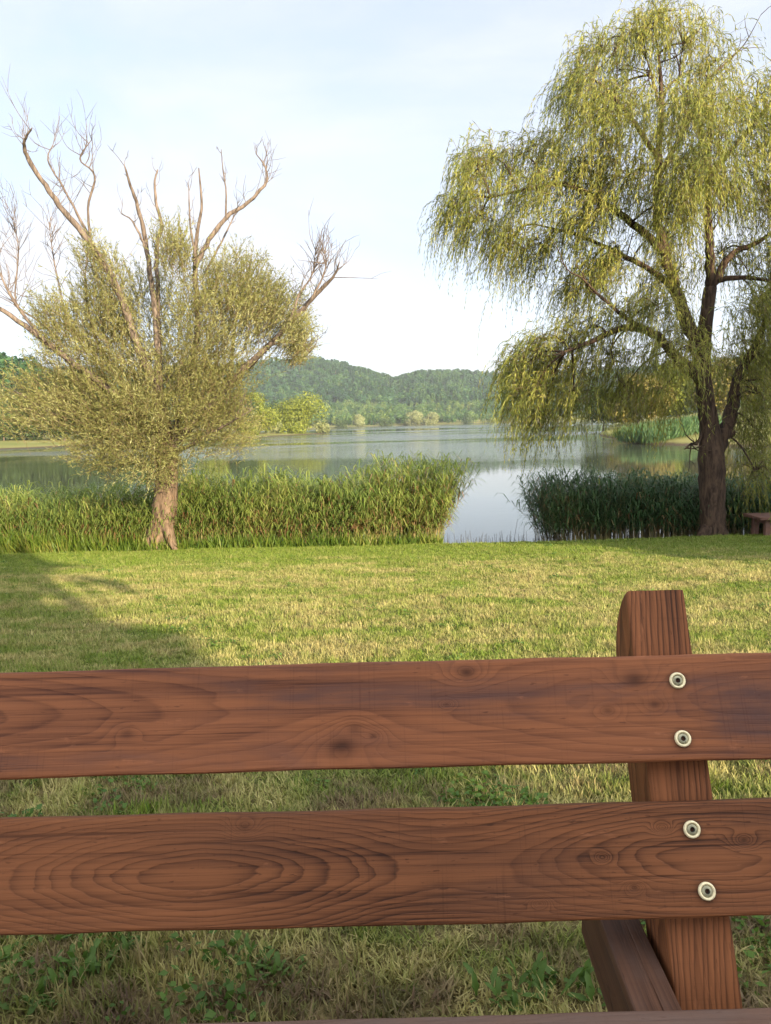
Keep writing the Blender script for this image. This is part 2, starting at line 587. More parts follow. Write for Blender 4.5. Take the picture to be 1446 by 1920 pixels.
def wood_material(name, axis='X', light=(0.26, 0.105, 0.05), dark=(0.09, 0.032, 0.018), stain=(0.085, 0.05, 0.045),
                  freq=120.0, d0=0.03, amp=0.0, wav=1.0, u0=0.0, v0=0.0, knots=(), stains=(), weather=0.4, ring_amt=0.7, cracks=0.3, tilt=0.0, seed=0.0):
    m, nt, out = new_mat(name)
    tc = N(nt, 'ShaderNodeTexCoord')
    mp = N(nt, 'ShaderNodeMapping')
    nt.links.new(tc.outputs['Object'], mp.inputs['Vector'])
    if axis == 'Z':
        mp.inputs['Rotation'].default_value = (0, math.pi / 2, 0)
    elif axis == 'Y':
        mp.inputs['Rotation'].default_value = (0, 0, math.pi / 2)
    vec = mp.outputs['Vector']
    off = N(nt, 'ShaderNodeVectorMath', operation='ADD')
    off.inputs[1].default_value = (seed, seed * 1.7, seed * 0.6)
    nt.links.new(vec, off.inputs[0])
    vs = off.outputs[0]
    s = N(nt, 'ShaderNodeSeparateXYZ')
    nt.links.new(vec, s.inputs[0])
    u, w, v = s.outputs[0], s.outputs[1], s.outputs[2]
    n1 = mth(nt, 'SUBTRACT', noise(nt, vs, 1.0, 3, 0.5, 0.0, (3.5, 14, 14)), 0.5)
    n0 = mth(nt, 'SUBTRACT', noise(nt, vs, 1.0, 2, 0.5, 0.0, (1.6, 2, 2)), 0.5)
    d = d0
    if amp:
        d = mth(nt, 'ADD', mth(nt, 'MULTIPLY', mth(nt, 'COSINE', mth(nt, 'MULTIPLY', mth(nt, 'SUBTRACT', u, u0), 2 * math.pi / wav)), amp), d0)
    d = mth(nt, 'ADD', w, d)
    vv = mth(nt, 'SUBTRACT', v, mth(nt, 'ADD', mth(nt, 'MULTIPLY', n0, 0.03), v0))
    if tilt:
        vv = mth(nt, 'ADD', vv, mth(nt, 'MULTIPLY', u, tilt))
    Rr = mth(nt, 'SQRT', mth(nt, 'ADD', mth(nt, 'MULTIPLY', vv, vv), mth(nt, 'MULTIPLY', d, d)))
    Rr = mth(nt, 'ADD', Rr, mth(nt, 'ADD', mth(nt, 'MULTIPLY', n1, 0.015), mth(nt, 'MULTIPLY', mth(nt, 'SUBTRACT', noise(nt, vs, 1.0, 3, 0.6, 0.0, (9, 40, 40)), 0.5), 0.006)))
    kd = None
    for (ku, kv, kr, ks) in knots:
        du = mth(nt, 'MULTIPLY', mth(nt, 'SUBTRACT', u, ku), 0.6)
        dv = mth(nt, 'SUBTRACT', v, kv)
        dd = mth(nt, 'ADD', mth(nt, 'MULTIPLY', du, du), mth(nt, 'MULTIPLY', dv, dv))
        g1 = mth(nt, 'EXPONENT', mth(nt, 'MULTIPLY', dd, -1.0 / (kr * kr * 2.2)))
        Rr = mth(nt, 'ADD', Rr, mth(nt, 'MULTIPLY', g1, 0.035 * ks))
        g2 = mth(nt, 'MULTIPLY', mth(nt, 'EXPONENT', mth(nt, 'MULTIPLY', mth(nt, 'ADD', dd, mth(nt, 'MULTIPLY', mth(nt, 'ABSOLUTE', n1), 0.0002)), -1.0 / (kr * kr * 0.35))), ks)
        kd = g2 if kd is None else mth(nt, 'MAXIMUM', kd, g2)
    Rr = mth(nt, 'ADD', Rr, mth(nt, 'MULTIPLY', mth(nt, 'SINE', mth(nt, 'MULTIPLY', Rr, 330.0)), 0.0011))
    ring = mth(nt, 'FRACT', mth(nt, 'MULTIPLY', Rr, freq))
    ring = mth(nt, 'MULTIPLY', mth(nt, 'POWER', ring, 3.0), mth(nt, 'SUBTRACT', 1.0, smooth(nt, ring, 0.88, 1.0)))
    streak = noise(nt, vs, 1.0, 5, 0.6, 0.0, (5, 260, 260))
    streak2 = noise(nt, vs, 1.0, 4, 0.6, 0.0, (1.5, 55, 55))
    rvar = smooth(nt, noise(nt, vs, 1.0, 3, 0.5, 0.0, (2.0, 9, 9)), 0.22, 0.5)
    f = mth(nt, 'ADD', mth(nt, 'MULTIPLY', mth(nt, 'MULTIPLY', ring, rvar), ring_amt), mth(nt, 'MULTIPLY', smooth(nt, streak, 0.40, 0.72), 0.42))
    fine = noise(nt, vs, 1.0, 3, 0.7, 0.0, (2.2, 190, 190))
    f = mth(nt, 'ADD', f, mth(nt, 'MULTIPLY', smooth(nt, fine, 0.56, 0.70), 0.45))
    f = mth(nt, 'ADD', f, mth(nt, 'MULTIPLY', smooth(nt, streak2, 0.42, 0.72), 0.38), clamp=True)
    col = mixc(nt, f, light, dark)
    st = noise(nt, vs, 1.0, 5, 0.62, 0.6, (2.2, 11, 11))
    col = mixc(nt, mth(nt, 'MULTIPLY', smooth(nt, st, 0.45, 0.72), weather), col, stain)
    saw = noise(nt, vs, 1.0, 3, 0.6, 0.0, (260, 5, 5))
    col = mixc(nt, mth(nt, 'MULTIPLY', mth(nt, 'MULTIPLY', smooth(nt, saw, 0.55, 0.72), smooth(nt, st, 0.35, 0.6)), 0.28), col, dark)
    pits = noise(nt, vs, 1.0, 2, 0.6, 0.0, (45, 210, 210))
    col = mixc(nt, mth(nt, 'MULTIPLY', smooth(nt, pits, 0.66, 0.74), 0.6), col, dark)
    scuff = noise(nt, vs, 1.0, 4, 0.7, 0.0, (14, 60, 60))
    col = mixc(nt, mth(nt, 'MULTIPLY', smooth(nt, scuff, 0.62, 0.74), 0.35), col, tuple(min(1, x * 1.7 + 0.02) for x in light))
    big = noise(nt, vs, 1.0, 3, 0.5, 0.0, (1.3, 4, 4))
    col = mixc(nt, mth(nt, 'MULTIPLY', smooth(nt, big, 0.35, 0.7), 0.35), col, tuple(min(1, x * 1.5) for x in light))
    hgt = mth(nt, 'ADD', mth(nt, 'MULTIPLY', f, -0.6), mth(nt, 'MULTIPLY', streak, 0.5))
    if kd is not None:
        col = mixc(nt, mth(nt, 'MULTIPLY', kd, 0.85, clamp=True), col, tuple(x * 0.42 for x in dark))
        hgt = mth(nt, 'SUBTRACT', hgt, mth(nt, 'MULTIPLY', kd, 0.6))
    for (su, sv, sr) in stains:
        du = mth(nt, 'SUBTRACT', u, su)
        dv = mth(nt, 'SUBTRACT', v, sv)
        dd = mth(nt, 'ADD', mth(nt, 'MULTIPLY', du, du), mth(nt, 'MULTIPLY', dv, dv))
        dd = mth(nt, 'MULTIPLY', dd, mth(nt, 'ADD', 1.0, mth(nt, 'MULTIPLY', n1, 2.5)))
        col = mixc(nt, mth(nt, 'MULTIPLY', mth(nt, 'EXPONENT', mth(nt, 'MULTIPLY', mth(nt, 'MULTIPLY', dd, dd), -1.0 / sr ** 4)), 0.65), col, (0.02, 0.012, 0.008))
    if cracks:
        ck = noise(nt, vs, 1.0, 2, 0.4, 0.0, (2.3, 34, 34))
        line = mth(nt, 'SUBTRACT', 1.0, smooth(nt, mth(nt, 'ABSOLUTE', mth(nt, 'SUBTRACT', ck, 0.5)), 0.0, 0.012))
        gate = smooth(nt, noise(nt, vs, 1.0, 2, 0.5, 0.0, (3.0, 8, 8)), 0.55, 0.65)
        line = mth(nt, 'MULTIPLY', mth(nt, 'MULTIPLY', line, gate), cracks)
        col = mixc(nt, line, col, (0.015, 0.008, 0.006))
        hgt = mth(nt, 'SUBTRACT', hgt, mth(nt, 'MULTIPLY', line, 1.5))
    p = N(nt, 'ShaderNodeBsdfPrincipled')
    nt.links.new(mth(nt, 'ADD', 0.55, mth(nt, 'MULTIPLY', st, 0.3)), p.inputs['Roughness'])
    p.inputs['Specular IOR Level'].default_value = 0.22
    nt.links.new(col, p.inputs['Base Color'])
    bp = N(nt, 'ShaderNodeBump')
    bp.inputs['Strength'].default_value = 0.55
    bp.inputs['Distance'].default_value = 0.002
    nt.links.new(hgt, bp.inputs['Height'])
    nt.links.new(bp.outputs[0], p.inputs['Normal'])
    nt.links.new(p.outputs[0], out.inputs['Surface'])
    return m


# ------------------------------------------------------------------ terrain
WATER_Z = -1.40
LAKE = np.array([(-260, 14.9), (-40, 14.9), (-4, 14.8), (0.9, 14.75), (3.2, 14.6), (10, 14.8), (40, 15.5), (48, 40), (27, 60), (23.5, 72), (31, 110), (60, 200),
                 (150, 430), (230, 610), (90, 620), (-34, 505), (-75, 400), (-60, 270), (-17, 228), (-16, 206), (-28, 170), (-58, 117), (-110, 88), (-260, 60)], float)


def sdist(x, y):
    """signed distance to the lake edge, negative on the water"""
    x = np.asarray(x, float)
    y = np.asarray(y, float)
    dmin = np.full(x.shape, 1e9)
    inside = np.zeros(x.shape, bool)
    n = len(LAKE)
    for i in range(n):
        a, b = LAKE[i], LAKE[(i + 1) % n]
        e = b - a
        t = np.clip(((x - a[0]) * e[0] + (y - a[1]) * e[1]) / (e @ e), 0, 1)
        dmin = np.minimum(dmin, np.hypot(x - a[0] - t * e[0], y - a[1] - t * e[1]))
        c = ((a[1] > y) != (b[1] > y)) & (x < (b[0] - a[0]) * (y - a[1]) / (b[1] - a[1] + 1e-12) + a[0])
        inside ^= c
    return np.where(inside, -dmin, dmin)


HX = np.array([-900, 0, 200, 430, 520, 590, 650, 700, 745, 790, 840, 900, 940, 1100, 1300, 1446, 2400], float)
HP = np.array([70, 95, 100, 100, 107, 110, 104, 92, 78, 88, 85, 77, 73, 68, 82, 90, 60], float)


def smoothstep(x, a, b):
    t = np.clip((x - a) / (b - a), 0, 1)
    return t * t * (3 - 2 * t)


def wob(x, y, s):
    return (np.sin(x * s * 1.3 + y * s * 0.7 + 1.3) + np.sin(x * s * 2.9 - y * s * 2.1 + 0.4) * 0.5 + np.sin(y * s * 3.7 + x * s * 1.1) * 0.4) / 1.9


def height(x, y):
    x = np.asarray(x, float)
    y = np.asarray(y, float)
    sd = sdist(x, y)
    # near lawn
    lawn = -0.08 * np.clip(y - 1.0, -6, 30) + 0.012 * wob(x, y, 1.1) + 0.02 * wob(x, y, 0.35)
    bank = WATER_Z + np.clip(sd, -3, 40) * 0.38 - 0.02
    near = np.where(bank < lawn, bank, lawn)
    near = np.where(sd > 1.2, lawn, near)
    # far shore
    r = np.hypot(x, y)
    px = 723 + FPX * x / np.maximum(y, 1)
    H = np.interp(np.where(y > 0, px, np.where(x > 0, 2400, -900)), HX, HP) / FPX * 970 - 11
    hill = H * np.exp(-((r - 1030) / np.where(r < 1030, 190, 500)) ** 2) * smoothstep(y, 200, 500)
    hill += 4.5 * wob(x, y, 0.013) * smoothstep(r, 750, 950) * smoothstep(y, 200, 500)
    shelf = 7 * smoothstep(r, 620, 720) * smoothstep(y, 300, 450)
    left = 20 * np.exp(-(((x + 160) / 45) ** 2 + ((y - 260) / 60) ** 2))
    right = 5 * np.exp(-(((x - 95) / 40) ** 2 + ((y - 130) / 60) ** 2))
    far = WATER_Z + 0.05 + np.clip(sd, 0, 30) * 0.035 + np.clip(sd - 30, 0, 400) * 0.008 + hill + shelf + left + right
    far = np.where(sd < 0, WATER_Z + np.maximum(sd * 0.25, -2.0), far)
    return np.where(y < 30, near, far) * 1.0


def hz(x, y):
    return float(height(np.array([x]), np.array([y]))[0])


rs = np.concatenate([[0.15], np.geomspace(0.4, 13, 70), np.linspace(13.15, 16.5, 40), np.geomspace(17, 2600, 110)])
th = np.linspace(0, 2 * np.pi, 361)[:-1]
# finer in the half that is seen
th = np.sort(np.concatenate([th, np.linspace(R(45), R(135), 361)[:-1] + 0.003]))
nt_, nr_ = len(th), len(rs)
gx = rs[:, None] * np.cos(th)[None]
gy = rs[:, None] * np.sin(th)[None]
gz = height(gx, gy)
gv = np.stack([gx, gy, gz], -1).reshape(-1, 3)
ii = np.arange(nr_ - 1)[:, None] * nt_
jj = np.arange(nt_)[None]
gq = np.stack([ii + jj, ii + nt_ + jj, ii + nt_ + (jj + 1) % nt_, ii + (jj + 1) % nt_], -1).reshape(-1, 4)
gv = np.vstack([gv, [[0, 0, hz(0, 0)]]])
gt = np.stack([np.arange(nt_), (np.arange(nt_) + 1) % nt_, np.full(nt_, len(gv) - 1)], -1)
ground = link('ground', np_mesh('ground', gv, [gq, gt], [ground_material()], smooth=True))
tag(ground, 'sloping lawn and lake shores with hills beyond', 'ground', kind='structure')

wv = np.array([(-900, 14.2, WATER_Z), (600, 14.2, WATER_Z), (600, 640, WATER_Z), (-900, 640, WATER_Z)])
lake = link('lake', np_mesh('lake', wv, np.array([[0, 1, 2, 3]]), [water_material()]))
tag(lake, 'calm lake with bands of ripple and pale sky reflections', 'lake', kind='structure')

# ------------------------------------------------------------------ scatter with geometry nodes (stuff only)
PROTO = bpy.data.collections.new('scatter_sources')


def scatter(name, pts, rotz, scl, idx, protos, tilt=None):
    me = bpy.data.meshes.new(name)
    n = len(pts)
    me.vertices.add(n)
    me.vertices.foreach_set('co', np.asarray(pts, np.float32).ravel())
    a = me.attributes.new('rot', 'FLOAT_VECTOR', 'POINT')
    rv = np.zeros((n, 3), np.float32)
    rv[:, 2] = rotz
    if tilt is not None:
        rv[:, :2] = tilt
    a.data.foreach_set('vector', rv.ravel())
    a = me.attributes.new('scl', 'FLOAT_VECTOR', 'POINT')
    a.data.foreach_set('vector', np.asarray(scl, np.float32).ravel())
    a = me.attributes.new('idx', 'INT', 'POINT')
    a.data.foreach_set('value', np.asarray(idx, np.int32))
    col = bpy.data.collections.new(name + '_sources')
    for i, pm in enumerate(protos):
        po = bpy.data.objects.new('%s_source_%02d' % (name, i), pm)
        col.objects.link(po)
    ng = bpy.data.node_groups.new(name + '_scatter', 'GeometryNodeTree')
    ng.interface.new_socket('Geometry', in_out='INPUT', socket_type='NodeSocketGeometry')
    ng.interface.new_socket('Geometry', in_out='OUTPUT', socket_type='NodeSocketGeometry')
    gi = ng.nodes.new('NodeGroupInput')
    go = ng.nodes.new('NodeGroupOutput')
    ci = ng.nodes.new('GeometryNodeCollectionInfo')
    ci.inputs['Collection'].default_value = col
    ci.inputs['Separate Children'].default_value = True
    ci.inputs['Reset Children'].default_value = True
    ip = ng.nodes.new('GeometryNodeInstanceOnPoints')
    ip.inputs['Pick Instance'].default_value = True
    lk = ng.links.new
    for attr, typ, sock in (('rot', 'FLOAT_VECTOR', 'Rotation'), ('scl', 'FLOAT_VECTOR', 'Scale'), ('idx', 'INT', 'Instance Index')):
        na = ng.nodes.new('GeometryNodeInputNamedAttribute')
        na.data_type = typ
        na.inputs['Name'].default_value = attr
        o = [s for s in na.outputs if s.enabled and s.name == 'Attribute'][0]
        if sock == 'Rotation':
            er = ng.nodes.new('FunctionNodeEulerToRotation')
            lk(o, er.inputs[0])
            o = er.outputs[0]
        lk(o, ip.inputs[sock])
    lk(gi.outputs[0], ip.inputs['Points'])
    lk(ci.outputs[0], ip.inputs['Instance'])
    lk(ip.outputs[0], go.inputs[0])
    o = link(name, me)
    md = o.modifiers.new('scatter', 'NODES')
    md.node_group = ng
    return o


# ------------------------------------------------------------------ tree crowns made of leaf clumps
def card_crown(geo, blobs, n, size, m=0, shell=0.55):
    """n leaf sprays spread through lumpy blobs (centre, radii)"""
    blobs = np.asarray(blobs, float)
    vol = blobs[:, 3] * blobs[:, 4] * blobs[:, 5]
    pick = rng.choice(len(blobs), n, p=vol / vol.sum())
    d = unit(rng.normal(0, 1, (n, 3)))
    rad = (shell + (1 - shell) * rng.random(n)) ** 0.7 * (0.85 + 0.3 * rng.random(n))
    c = blobs[pick, :3] + d * blobs[pick, 3:] * rad[:, None]
    nor = unit(d + rng.normal(0, 0.55, (n, 3)) + np.array([0, 0, 0.25]))
    a = unit(np.cross(nor, rng.normal(0, 1, (n, 3))))
    b = np.cross(nor, a)
    s = size * (0.6 + 0.8 * rng.random(n))[:, None]
    v = np.stack([c - a * s, c + b * s * 0.55 + nor * s * 0.2, c + a * s * 1.1, c - b * s * 0.6 + nor * s * 0.15], 1)
    i = np.arange(n)[:, None] * 4
    geo.add(v.reshape(-1, 3), i + np.array([[0, 1, 2, 3]]), None, m)


def round_blobs(w, h, z0, k, r=0.42):
    out = []
    for _ in range(k):
        t = random.random()
        z = z0 + (h - z0) * (0.15 + 0.72 * t)
        prof = math.sin(math.pi * (0.18 + 0.72 * t)) ** 0.7
        a = random.random() * 2 * math.pi
        q = w * 0.5 * prof * (0.25 + 0.5 * random.random())
        s = w * r * (0.55 + 0.35 * random.random()) * (0.65 + 0.35 * prof)
        out.append((q * math.cos(a), q * math.sin(a), z, s, s, s * 0.8))
    return out


G_LIME = [(0.0, (0.09, 0.12, 0.012)), (0.5, (0.19, 0.22, 0.022)), (1.0, (0.30, 0.31, 0.045))]
G_DARK = [(0.0, (0.022, 0.04, 0.012)), (0.5, (0.04, 0.07, 0.018)), (1.0, (0.07, 0.10, 0.025))]
G_PALE = [(0.0, (0.14, 0.17, 0.06)), (0.5, (0.25, 0.27, 0.10)), (1.0, (0.36, 0.36, 0.16))]
G_GOLD = [(0.0, (0.10, 0.09, 0.015)), (0.5, (0.19, 0.16, 0.03)), (1.0, (0.28, 0.22, 0.05))]
G_MID = [(0.0, (0.03, 0.055, 0.014)), (0.5, (0.055, 0.09, 0.02)), (1.0, (0.09, 0.13, 0.03))]
ML_LIME = leaf_material('lime_leaves', G_LIME, 0.35)
ML_DARK = leaf_material('dark_leaves', G_DARK, 0.3)
ML_PALE = leaf_material('pale_leaves', G_PALE, 0.35)
ML_GOLD = leaf_material('golden_leaves', G_GOLD, 0.35)
ML_MID = leaf_material('green_leaves', G_MID, 0.3)
ML_WOOD = leaf_material('forest_leaves', [(0.0, (0.011, 0.04, 0.013)), (0.45, (0.026, 0.077, 0.020)), (0.8, (0.056, 0.12, 0.026)), (1.0, (0.11, 0.16, 0.035))], 0.25, instanced=True)
M_BARK = bark_material('bark_grey_brown', (0.055, 0.04, 0.028), (0.22, 0.165, 0.11), 14)
M_BARK_DARK = bark_material('bark_dark_furrowed', (0.018, 0.011, 0.008), (0.105, 0.066, 0.042), 16, bump=0.9)
M_BARK_PALE = bark_material('bark_pale_orange', (0.055, 0.036, 0.022), (0.20, 0.135, 0.085), 15, bump=0.8)


def forest_proto(kind, ml=None):
    g = Geo()
    if kind == 'conifer':
        n = 260
        t = rng.random(n) ** 0.8
        a = rng.random(n) * 2 * np.pi
        rr = (1 - t) * 0.19 * (0.7 + 0.5 * rng.random(n))
        c = np.stack([rr * np.cos(a), rr * np.sin(a), 0.1 + t * 0.9], -1)
        d = np.stack([np.cos(a), np.sin(a), -0.5 + 0 * a], -1)
        leaf_quads(g, c, d, 0.10 + 0.06 * rng.random(n), 0.07 + 0.04 * rng.random(n))
    else:
        w = {'broad': 0.75, 'tall': 0.5, 'bushy': 1.0}[kind]
        card_crown(g, round_blobs(w, 1.0, 0.12, 9), 420, 0.065)
    tube(g, [(0, 0, -0.1), (0, 0, 0.5)], [0.02, 0.01], 4, 1)
    return g.mesh('forest_' + kind, [ml or ML_WOOD, M_BARK])


ML_LOW = leaf_material('lakeside_leaves', [(0.0, (0.03, 0.08, 0.022)), (0.45, (0.065, 0.13, 0.03)), (0.8, (0.13, 0.19, 0.04)), (1.0, (0.22, 0.24, 0.07))], 0.3, instanced=True)
FOREST_LOW = [forest_proto(k, ML_LOW) for k in ('broad', 'bushy', 'tall', 'bushy', 'conifer', 'conifer')]
FOREST = [forest_proto(k) for k in ('broad', 'broad', 'tall', 'bushy', 'conifer', 'conifer')]


def wood(name, label, n, fx, hmin, hmax, conifer, protos=None):
    pts = fx(n)
    z = height(pts[:, 0], pts[:, 1])
    keep = (z > WATER_Z + 0.25)
    pts, z = pts[keep], z[keep]
    k = len(pts)
    h = hmin + (hmax - hmin) * rng.random(k)
    patch = wob(pts[:, 0], pts[:, 1], 0.02) * 0.5 + 0.5
    isc = rng.random(k) < conifer * patch * 2
    idx = np.where(isc, rng.integers(4, 6, k), rng.integers(0, 4, k))
    s = np.stack([h * (0.85 + 0.3 * rng.random(k)), h * (0.85 + 0.3 * rng.random(k)), h], -1)
    o = scatter(name, np.column_stack([pts, z - 0.3]), rng.random(k) * 6.28, s, idx, protos or FOREST)
    tag(o, label, 'forest', kind='stuff')
    return o


def polar(r0, r1, x0, x1):
    def f(n):
        r = np.sqrt(r0 ** 2 + (r1 ** 2 - r0 ** 2) * rng.random(n))
        px = x0 + (x1 - x0) * rng.random(n)
        a = np.arctan2(FPX, px - 723)
        return np.stack([r * np.cos(a), r * np.sin(a)], -1)
    return f


wood('hillside_forest', 'dense mixed forest covering the far hills beyond the lake', 9500, polar(760, 1120, -500, 1900), 9, 15, 0.45)
wood('lakeside_wood', 'lower belt of green woodland at the foot of the far hills', 2600, polar(535, 760, 300, 1600), 4, 10, 0.3, FOREST_LOW)
wood('left_woodland', 'dark green woodland on the rise at the left edge', 520,
     lambda n: np.column_stack([rng.normal(-152, 24, n), rng.normal(255, 30, n)]), 11, 17, 0.3)


def tree(name, x, y, h, w, leafmat, ncards, size, label, group=None, z0f=0.12, k=11, trunk_r=None, cat='tree'):
    z = hz(x, y)
    root = empty(name, (x, y, z))
    tag(root, label, cat, group)
    g = Geo()
    blobs = round_blobs(w, h, h * z0f, k)
    card_crown(g, blobs, ncards, size)
    cr = link('crown', g.mesh('crown', [leafmat]), root, False)
    g = Geo()
    tr = trunk_r or h * 0.022
    tube(g, catmull([(0, 0, -0.2), (0.03 * h, 0, h * 0.3), (0, 0.02 * h, h * 0.75)], 4), np.linspace(tr, tr * 0.3, 9), 7, 0, 0.05)
    for b in blobs[:6]:
        tube(g, catmull([(0.02 * h, 0, h * 0.28), (b[0] * 0.5, b[1] * 0.5, b[2] * 0.75), b[:3]], 3), np.linspace(tr * 0.5, tr * 0.12, 7), 5)
    link('trunk', g.mesh('trunk', [M_BARK], True), root, False)
    return root


# individual trees on the far banks, placed on the ground along the sight line of their foot
def foot(px, py_above_water=None, Y=None):
    p = P(px, 800, Y)
    return p.x, Y


SHORE = [
    # px, Y, height, width, material, label
    (570, 214, 9.8, 13.5, ML_LIME, 'bright yellow-green round tree at the tip of the wooded headland'),
    (530, 222, 10.8, 12.0, ML_MID, 'taller darker green tree just left of the bright round headland tree'),
    (486, 200, 9.6, 10.5, ML_LIME, 'yellow-green tree at the left of the headland beside the bare-limbed tree'),
    (446, 190, 10.5, 10.0, ML_MID, 'green tree half hidden by the right side of the bushy left crown'),
    (400, 188, 9.5, 9.0, ML_LIME, 'yellow-green bank tree hidden low behind the bushy left crown'),
    (120, 150, 9.5, 10.0, ML_MID, 'green bushy tree on the left bank behind the field'),
    (55, 152, 8.0, 10.5, ML_MID, 'green bushy tree on the left bank below the dark woodland'),
    (5, 148, 7.0, 10.0, ML_MID, 'low green tree at the left edge above the yellow field'),
    (200, 160, 10.0, 10.0, ML_MID, 'green bank tree behind the left part of the bushy crown'),
    (674, 515, 9.5, 9.0, ML_PALE, 'small pale tree standing alone on the far shore'),
    (775, 560, 9.5, 13.0, ML_PALE, 'pale yellow willow at the left of the far shore pair'),
    (812, 566, 8.5, 12.0, ML_PALE, 'pale yellow willow at the right of the far shore pair'),
    (1195, 118, 8.2, 9.0, ML_GOLD, 'golden sunlit tree across the water seen under the willow'),
    (1270, 124, 8.6, 9.5, ML_LIME, 'yellow-green tree right of the golden tree across the water'),
    (1130, 135, 7.6, 8.0, ML_MID, 'dark green tree left of the golden tree across the water'),
    (1350, 122, 9.0, 11.0, ML_GOLD, 'golden tree across the water behind the willow trunk'),
    (1430, 118, 9.0, 11.0, ML_LIME, 'green tree across the water at the right edge'),
]
for px, Y, h, w, ml, lab in SHORE:
    x, y = foot(px, Y=Y)
    tree('shore_tree', x, y, h, w, ml, 8500, 0.235 if Y < 300 else 0.42, lab, 'trees on the far banks')

# low bushes along the headland and far shore
BUSH = [(512, 206, 3.0, 5.0, ML_PALE, 'low pale bush at the water edge below the headland trees'),
        (470, 186, 2.6, 6.0, ML_LIME, 'low light green bush at the left of the headland waterline'),
        (606, 218, 4.0, 5.0, ML_PALE, 'pale feathery bush at the right end of the headland'),
        (548, 205, 1.8, 8.0, ML_LIME, 'low green sedge bush under the round headland tree'),
        (640, 512, 5.0, 10.0, ML_MID, 'green bush at the left end of the far shore'),
        (722, 540, 5.0, 12.0, ML_MID, 'green bush between the pale trees on the far shore'),
        (880, 600, 5.5, 12.0, ML_MID, 'green bush right of the pale willows on the far shore'),
        (925, 610, 5.0, 12.0, ML_LIME, 'light green bush on the far shore beside the hanging willow sprays')]
for px, Y, h, w, ml, lab in BUSH:
    x, y = foot(px, Y=Y)
    tree('shore_bush', x, y, h, w, ml, 900, 0.26 if Y < 300 else 0.4, lab, 'bushes on the far banks', 0.02, 8, cat='bush')

# trees behind the viewer that shade the bench and the right bank
tree('shade_tree', 1.5, -12.2, 9.9, 10.8, ML_MID, 42000, 0.40, 'broad leafy tree behind the bench shading the lawn', None, 0.06, 48)
for bx, bh, lab in ((-1.6, 3.9, 'unseen leafy bush added to block sun under the left side of the shade tree'), (2.2, 4.1, 'unseen leafy bush added to block sun in front of the trunk of the shade tree'), (7.1, 4.75, 'tall unseen bush added to block sun under the right side of the shade tree')):
    tree('added_shade_bush', bx, -11.6, bh, 4.3, ML_MID, 6000, 0.26, lab, 'unseen bushes added for shade', 0.02, 14, cat='bush')  # unseen bushes, added to stop low sun leaking under the tree's crown
tree('added_shade_bush', 9.2, -12.0, 4.0, 3.4, ML_MID, 5000, 0.24, 'low unseen bush added at the right of the shade tree to shade the near grass', None, 0.02, 12, cat='bush')  # unseen too, added to keep the grass by the bench's right end shaded
tree('bank_tree', 14.3, 1.2, 6.8, 8.4, ML_DARK, 9500, 0.26, 'leafy tree right of the lawn shading the right reeds', None, 0.03, 20)

# ------------------------------------------------------------------ the bushy tree with bare limbs
TY = 14.2


def limb_pts(pl, dy):
    """photo trace -> points at the tree's own distance, dy = depth offset at each end"""
    n = len(pl)
    out = []
    for i, (px, py) in enumerate(pl):
        yy = TY + dy[0] + (dy[1] - dy[0]) * i / (n - 1)
        out.append(tuple(P(px, py, yy)))
    return out


def twigs(g, base_pts, n, ln, r, up=0.8, m=0, sub=True):
    base_pts = np.asarray(base_pts)
    for _ in range(n):
        i = rng.integers(int(len(base_pts) * 0.35), len(base_pts))
        p = base_pts[i]
        d = unit(rng.normal(0, 1, 3) * np.array([0.6, 0.5, 0.45]) + np.array([0, 0, up]))
        tdir = base_pts[-1] - base_pts[0]
        d = unit(d + 0.45 * unit(tdir))
        l = ln * (0.4 + 0.8 * rng.random())
        k = unit(np.cross(d, rng.normal(0, 1, 3))) * l * 0.12
        pts = catmull([p, p + d * l * 0.45 + k, p + d * l + np.array([0, 0, 0.08 * l])], 4)
        tube(g, pts, np.linspace(r, r * 0.3, len(pts)), 4, m)
        if sub:
            for _ in range(2):
                j = rng.integers(2, len(pts))
                d2 = unit(d + rng.normal(0, 0.5, 3) + np.array([0, 0, 0.35]))
                l2 = l * 0.5
                tube(g, [pts[j], pts[j] + d2 * l2 * 0.5 + rng.normal(0, 0.02, 3), pts[j] + d2 * l2], [r * 0.55, r * 0.45, r * 0.2], 3, m)


base_l = P(300, 1022, TY)
left_tree = empty('bare_limbed_tree', (base_l.x, TY, hz(base_l.x, TY)))
tag(left_tree, 'old bushy willow with bare dead limbs rising above grey-green foliage beside the reeds', 'tree')
g = Geo()
tr = np.array([tuple(P(292, 1040, TY)), tuple(P(298, 1015, TY)), tuple(P(307, 975, TY)), tuple(P(311, 930, TY)), tuple(P(313, 885, TY)), tuple(P(312, 840, TY)), tuple(P(306, 790, TY))])
trr = np.array([0.36, 0.29, 0.235, 0.205, 0.205, 0.19, 0.13])
tp = catmull(tr, 5)
tube(g, tp, np.interp(np.linspace(0, 6, len(tp)), range(7), trr), 18, 0, 0.055)
# root flare running left
tube(g, catmull([tuple(P(300, 985, TY - 0.1)), tuple(P(280, 1018, TY - 0.15)), tuple(P(256, 1034, TY - 0.2))], 4), np.linspace(0.17, 0.05, 9), 8, 0, 0.06)
tube(g, catmull([tuple(P(312, 985, TY - 0.15)), tuple(P(322, 1015, TY - 0.25)), tuple(P(330, 1032, TY - 0.35))], 4), np.linspace(0.13, 0.04, 9), 8, 0, 0.06)
link('trunk', g.mesh('trunk', [M_BARK_PALE], True), left_tree)

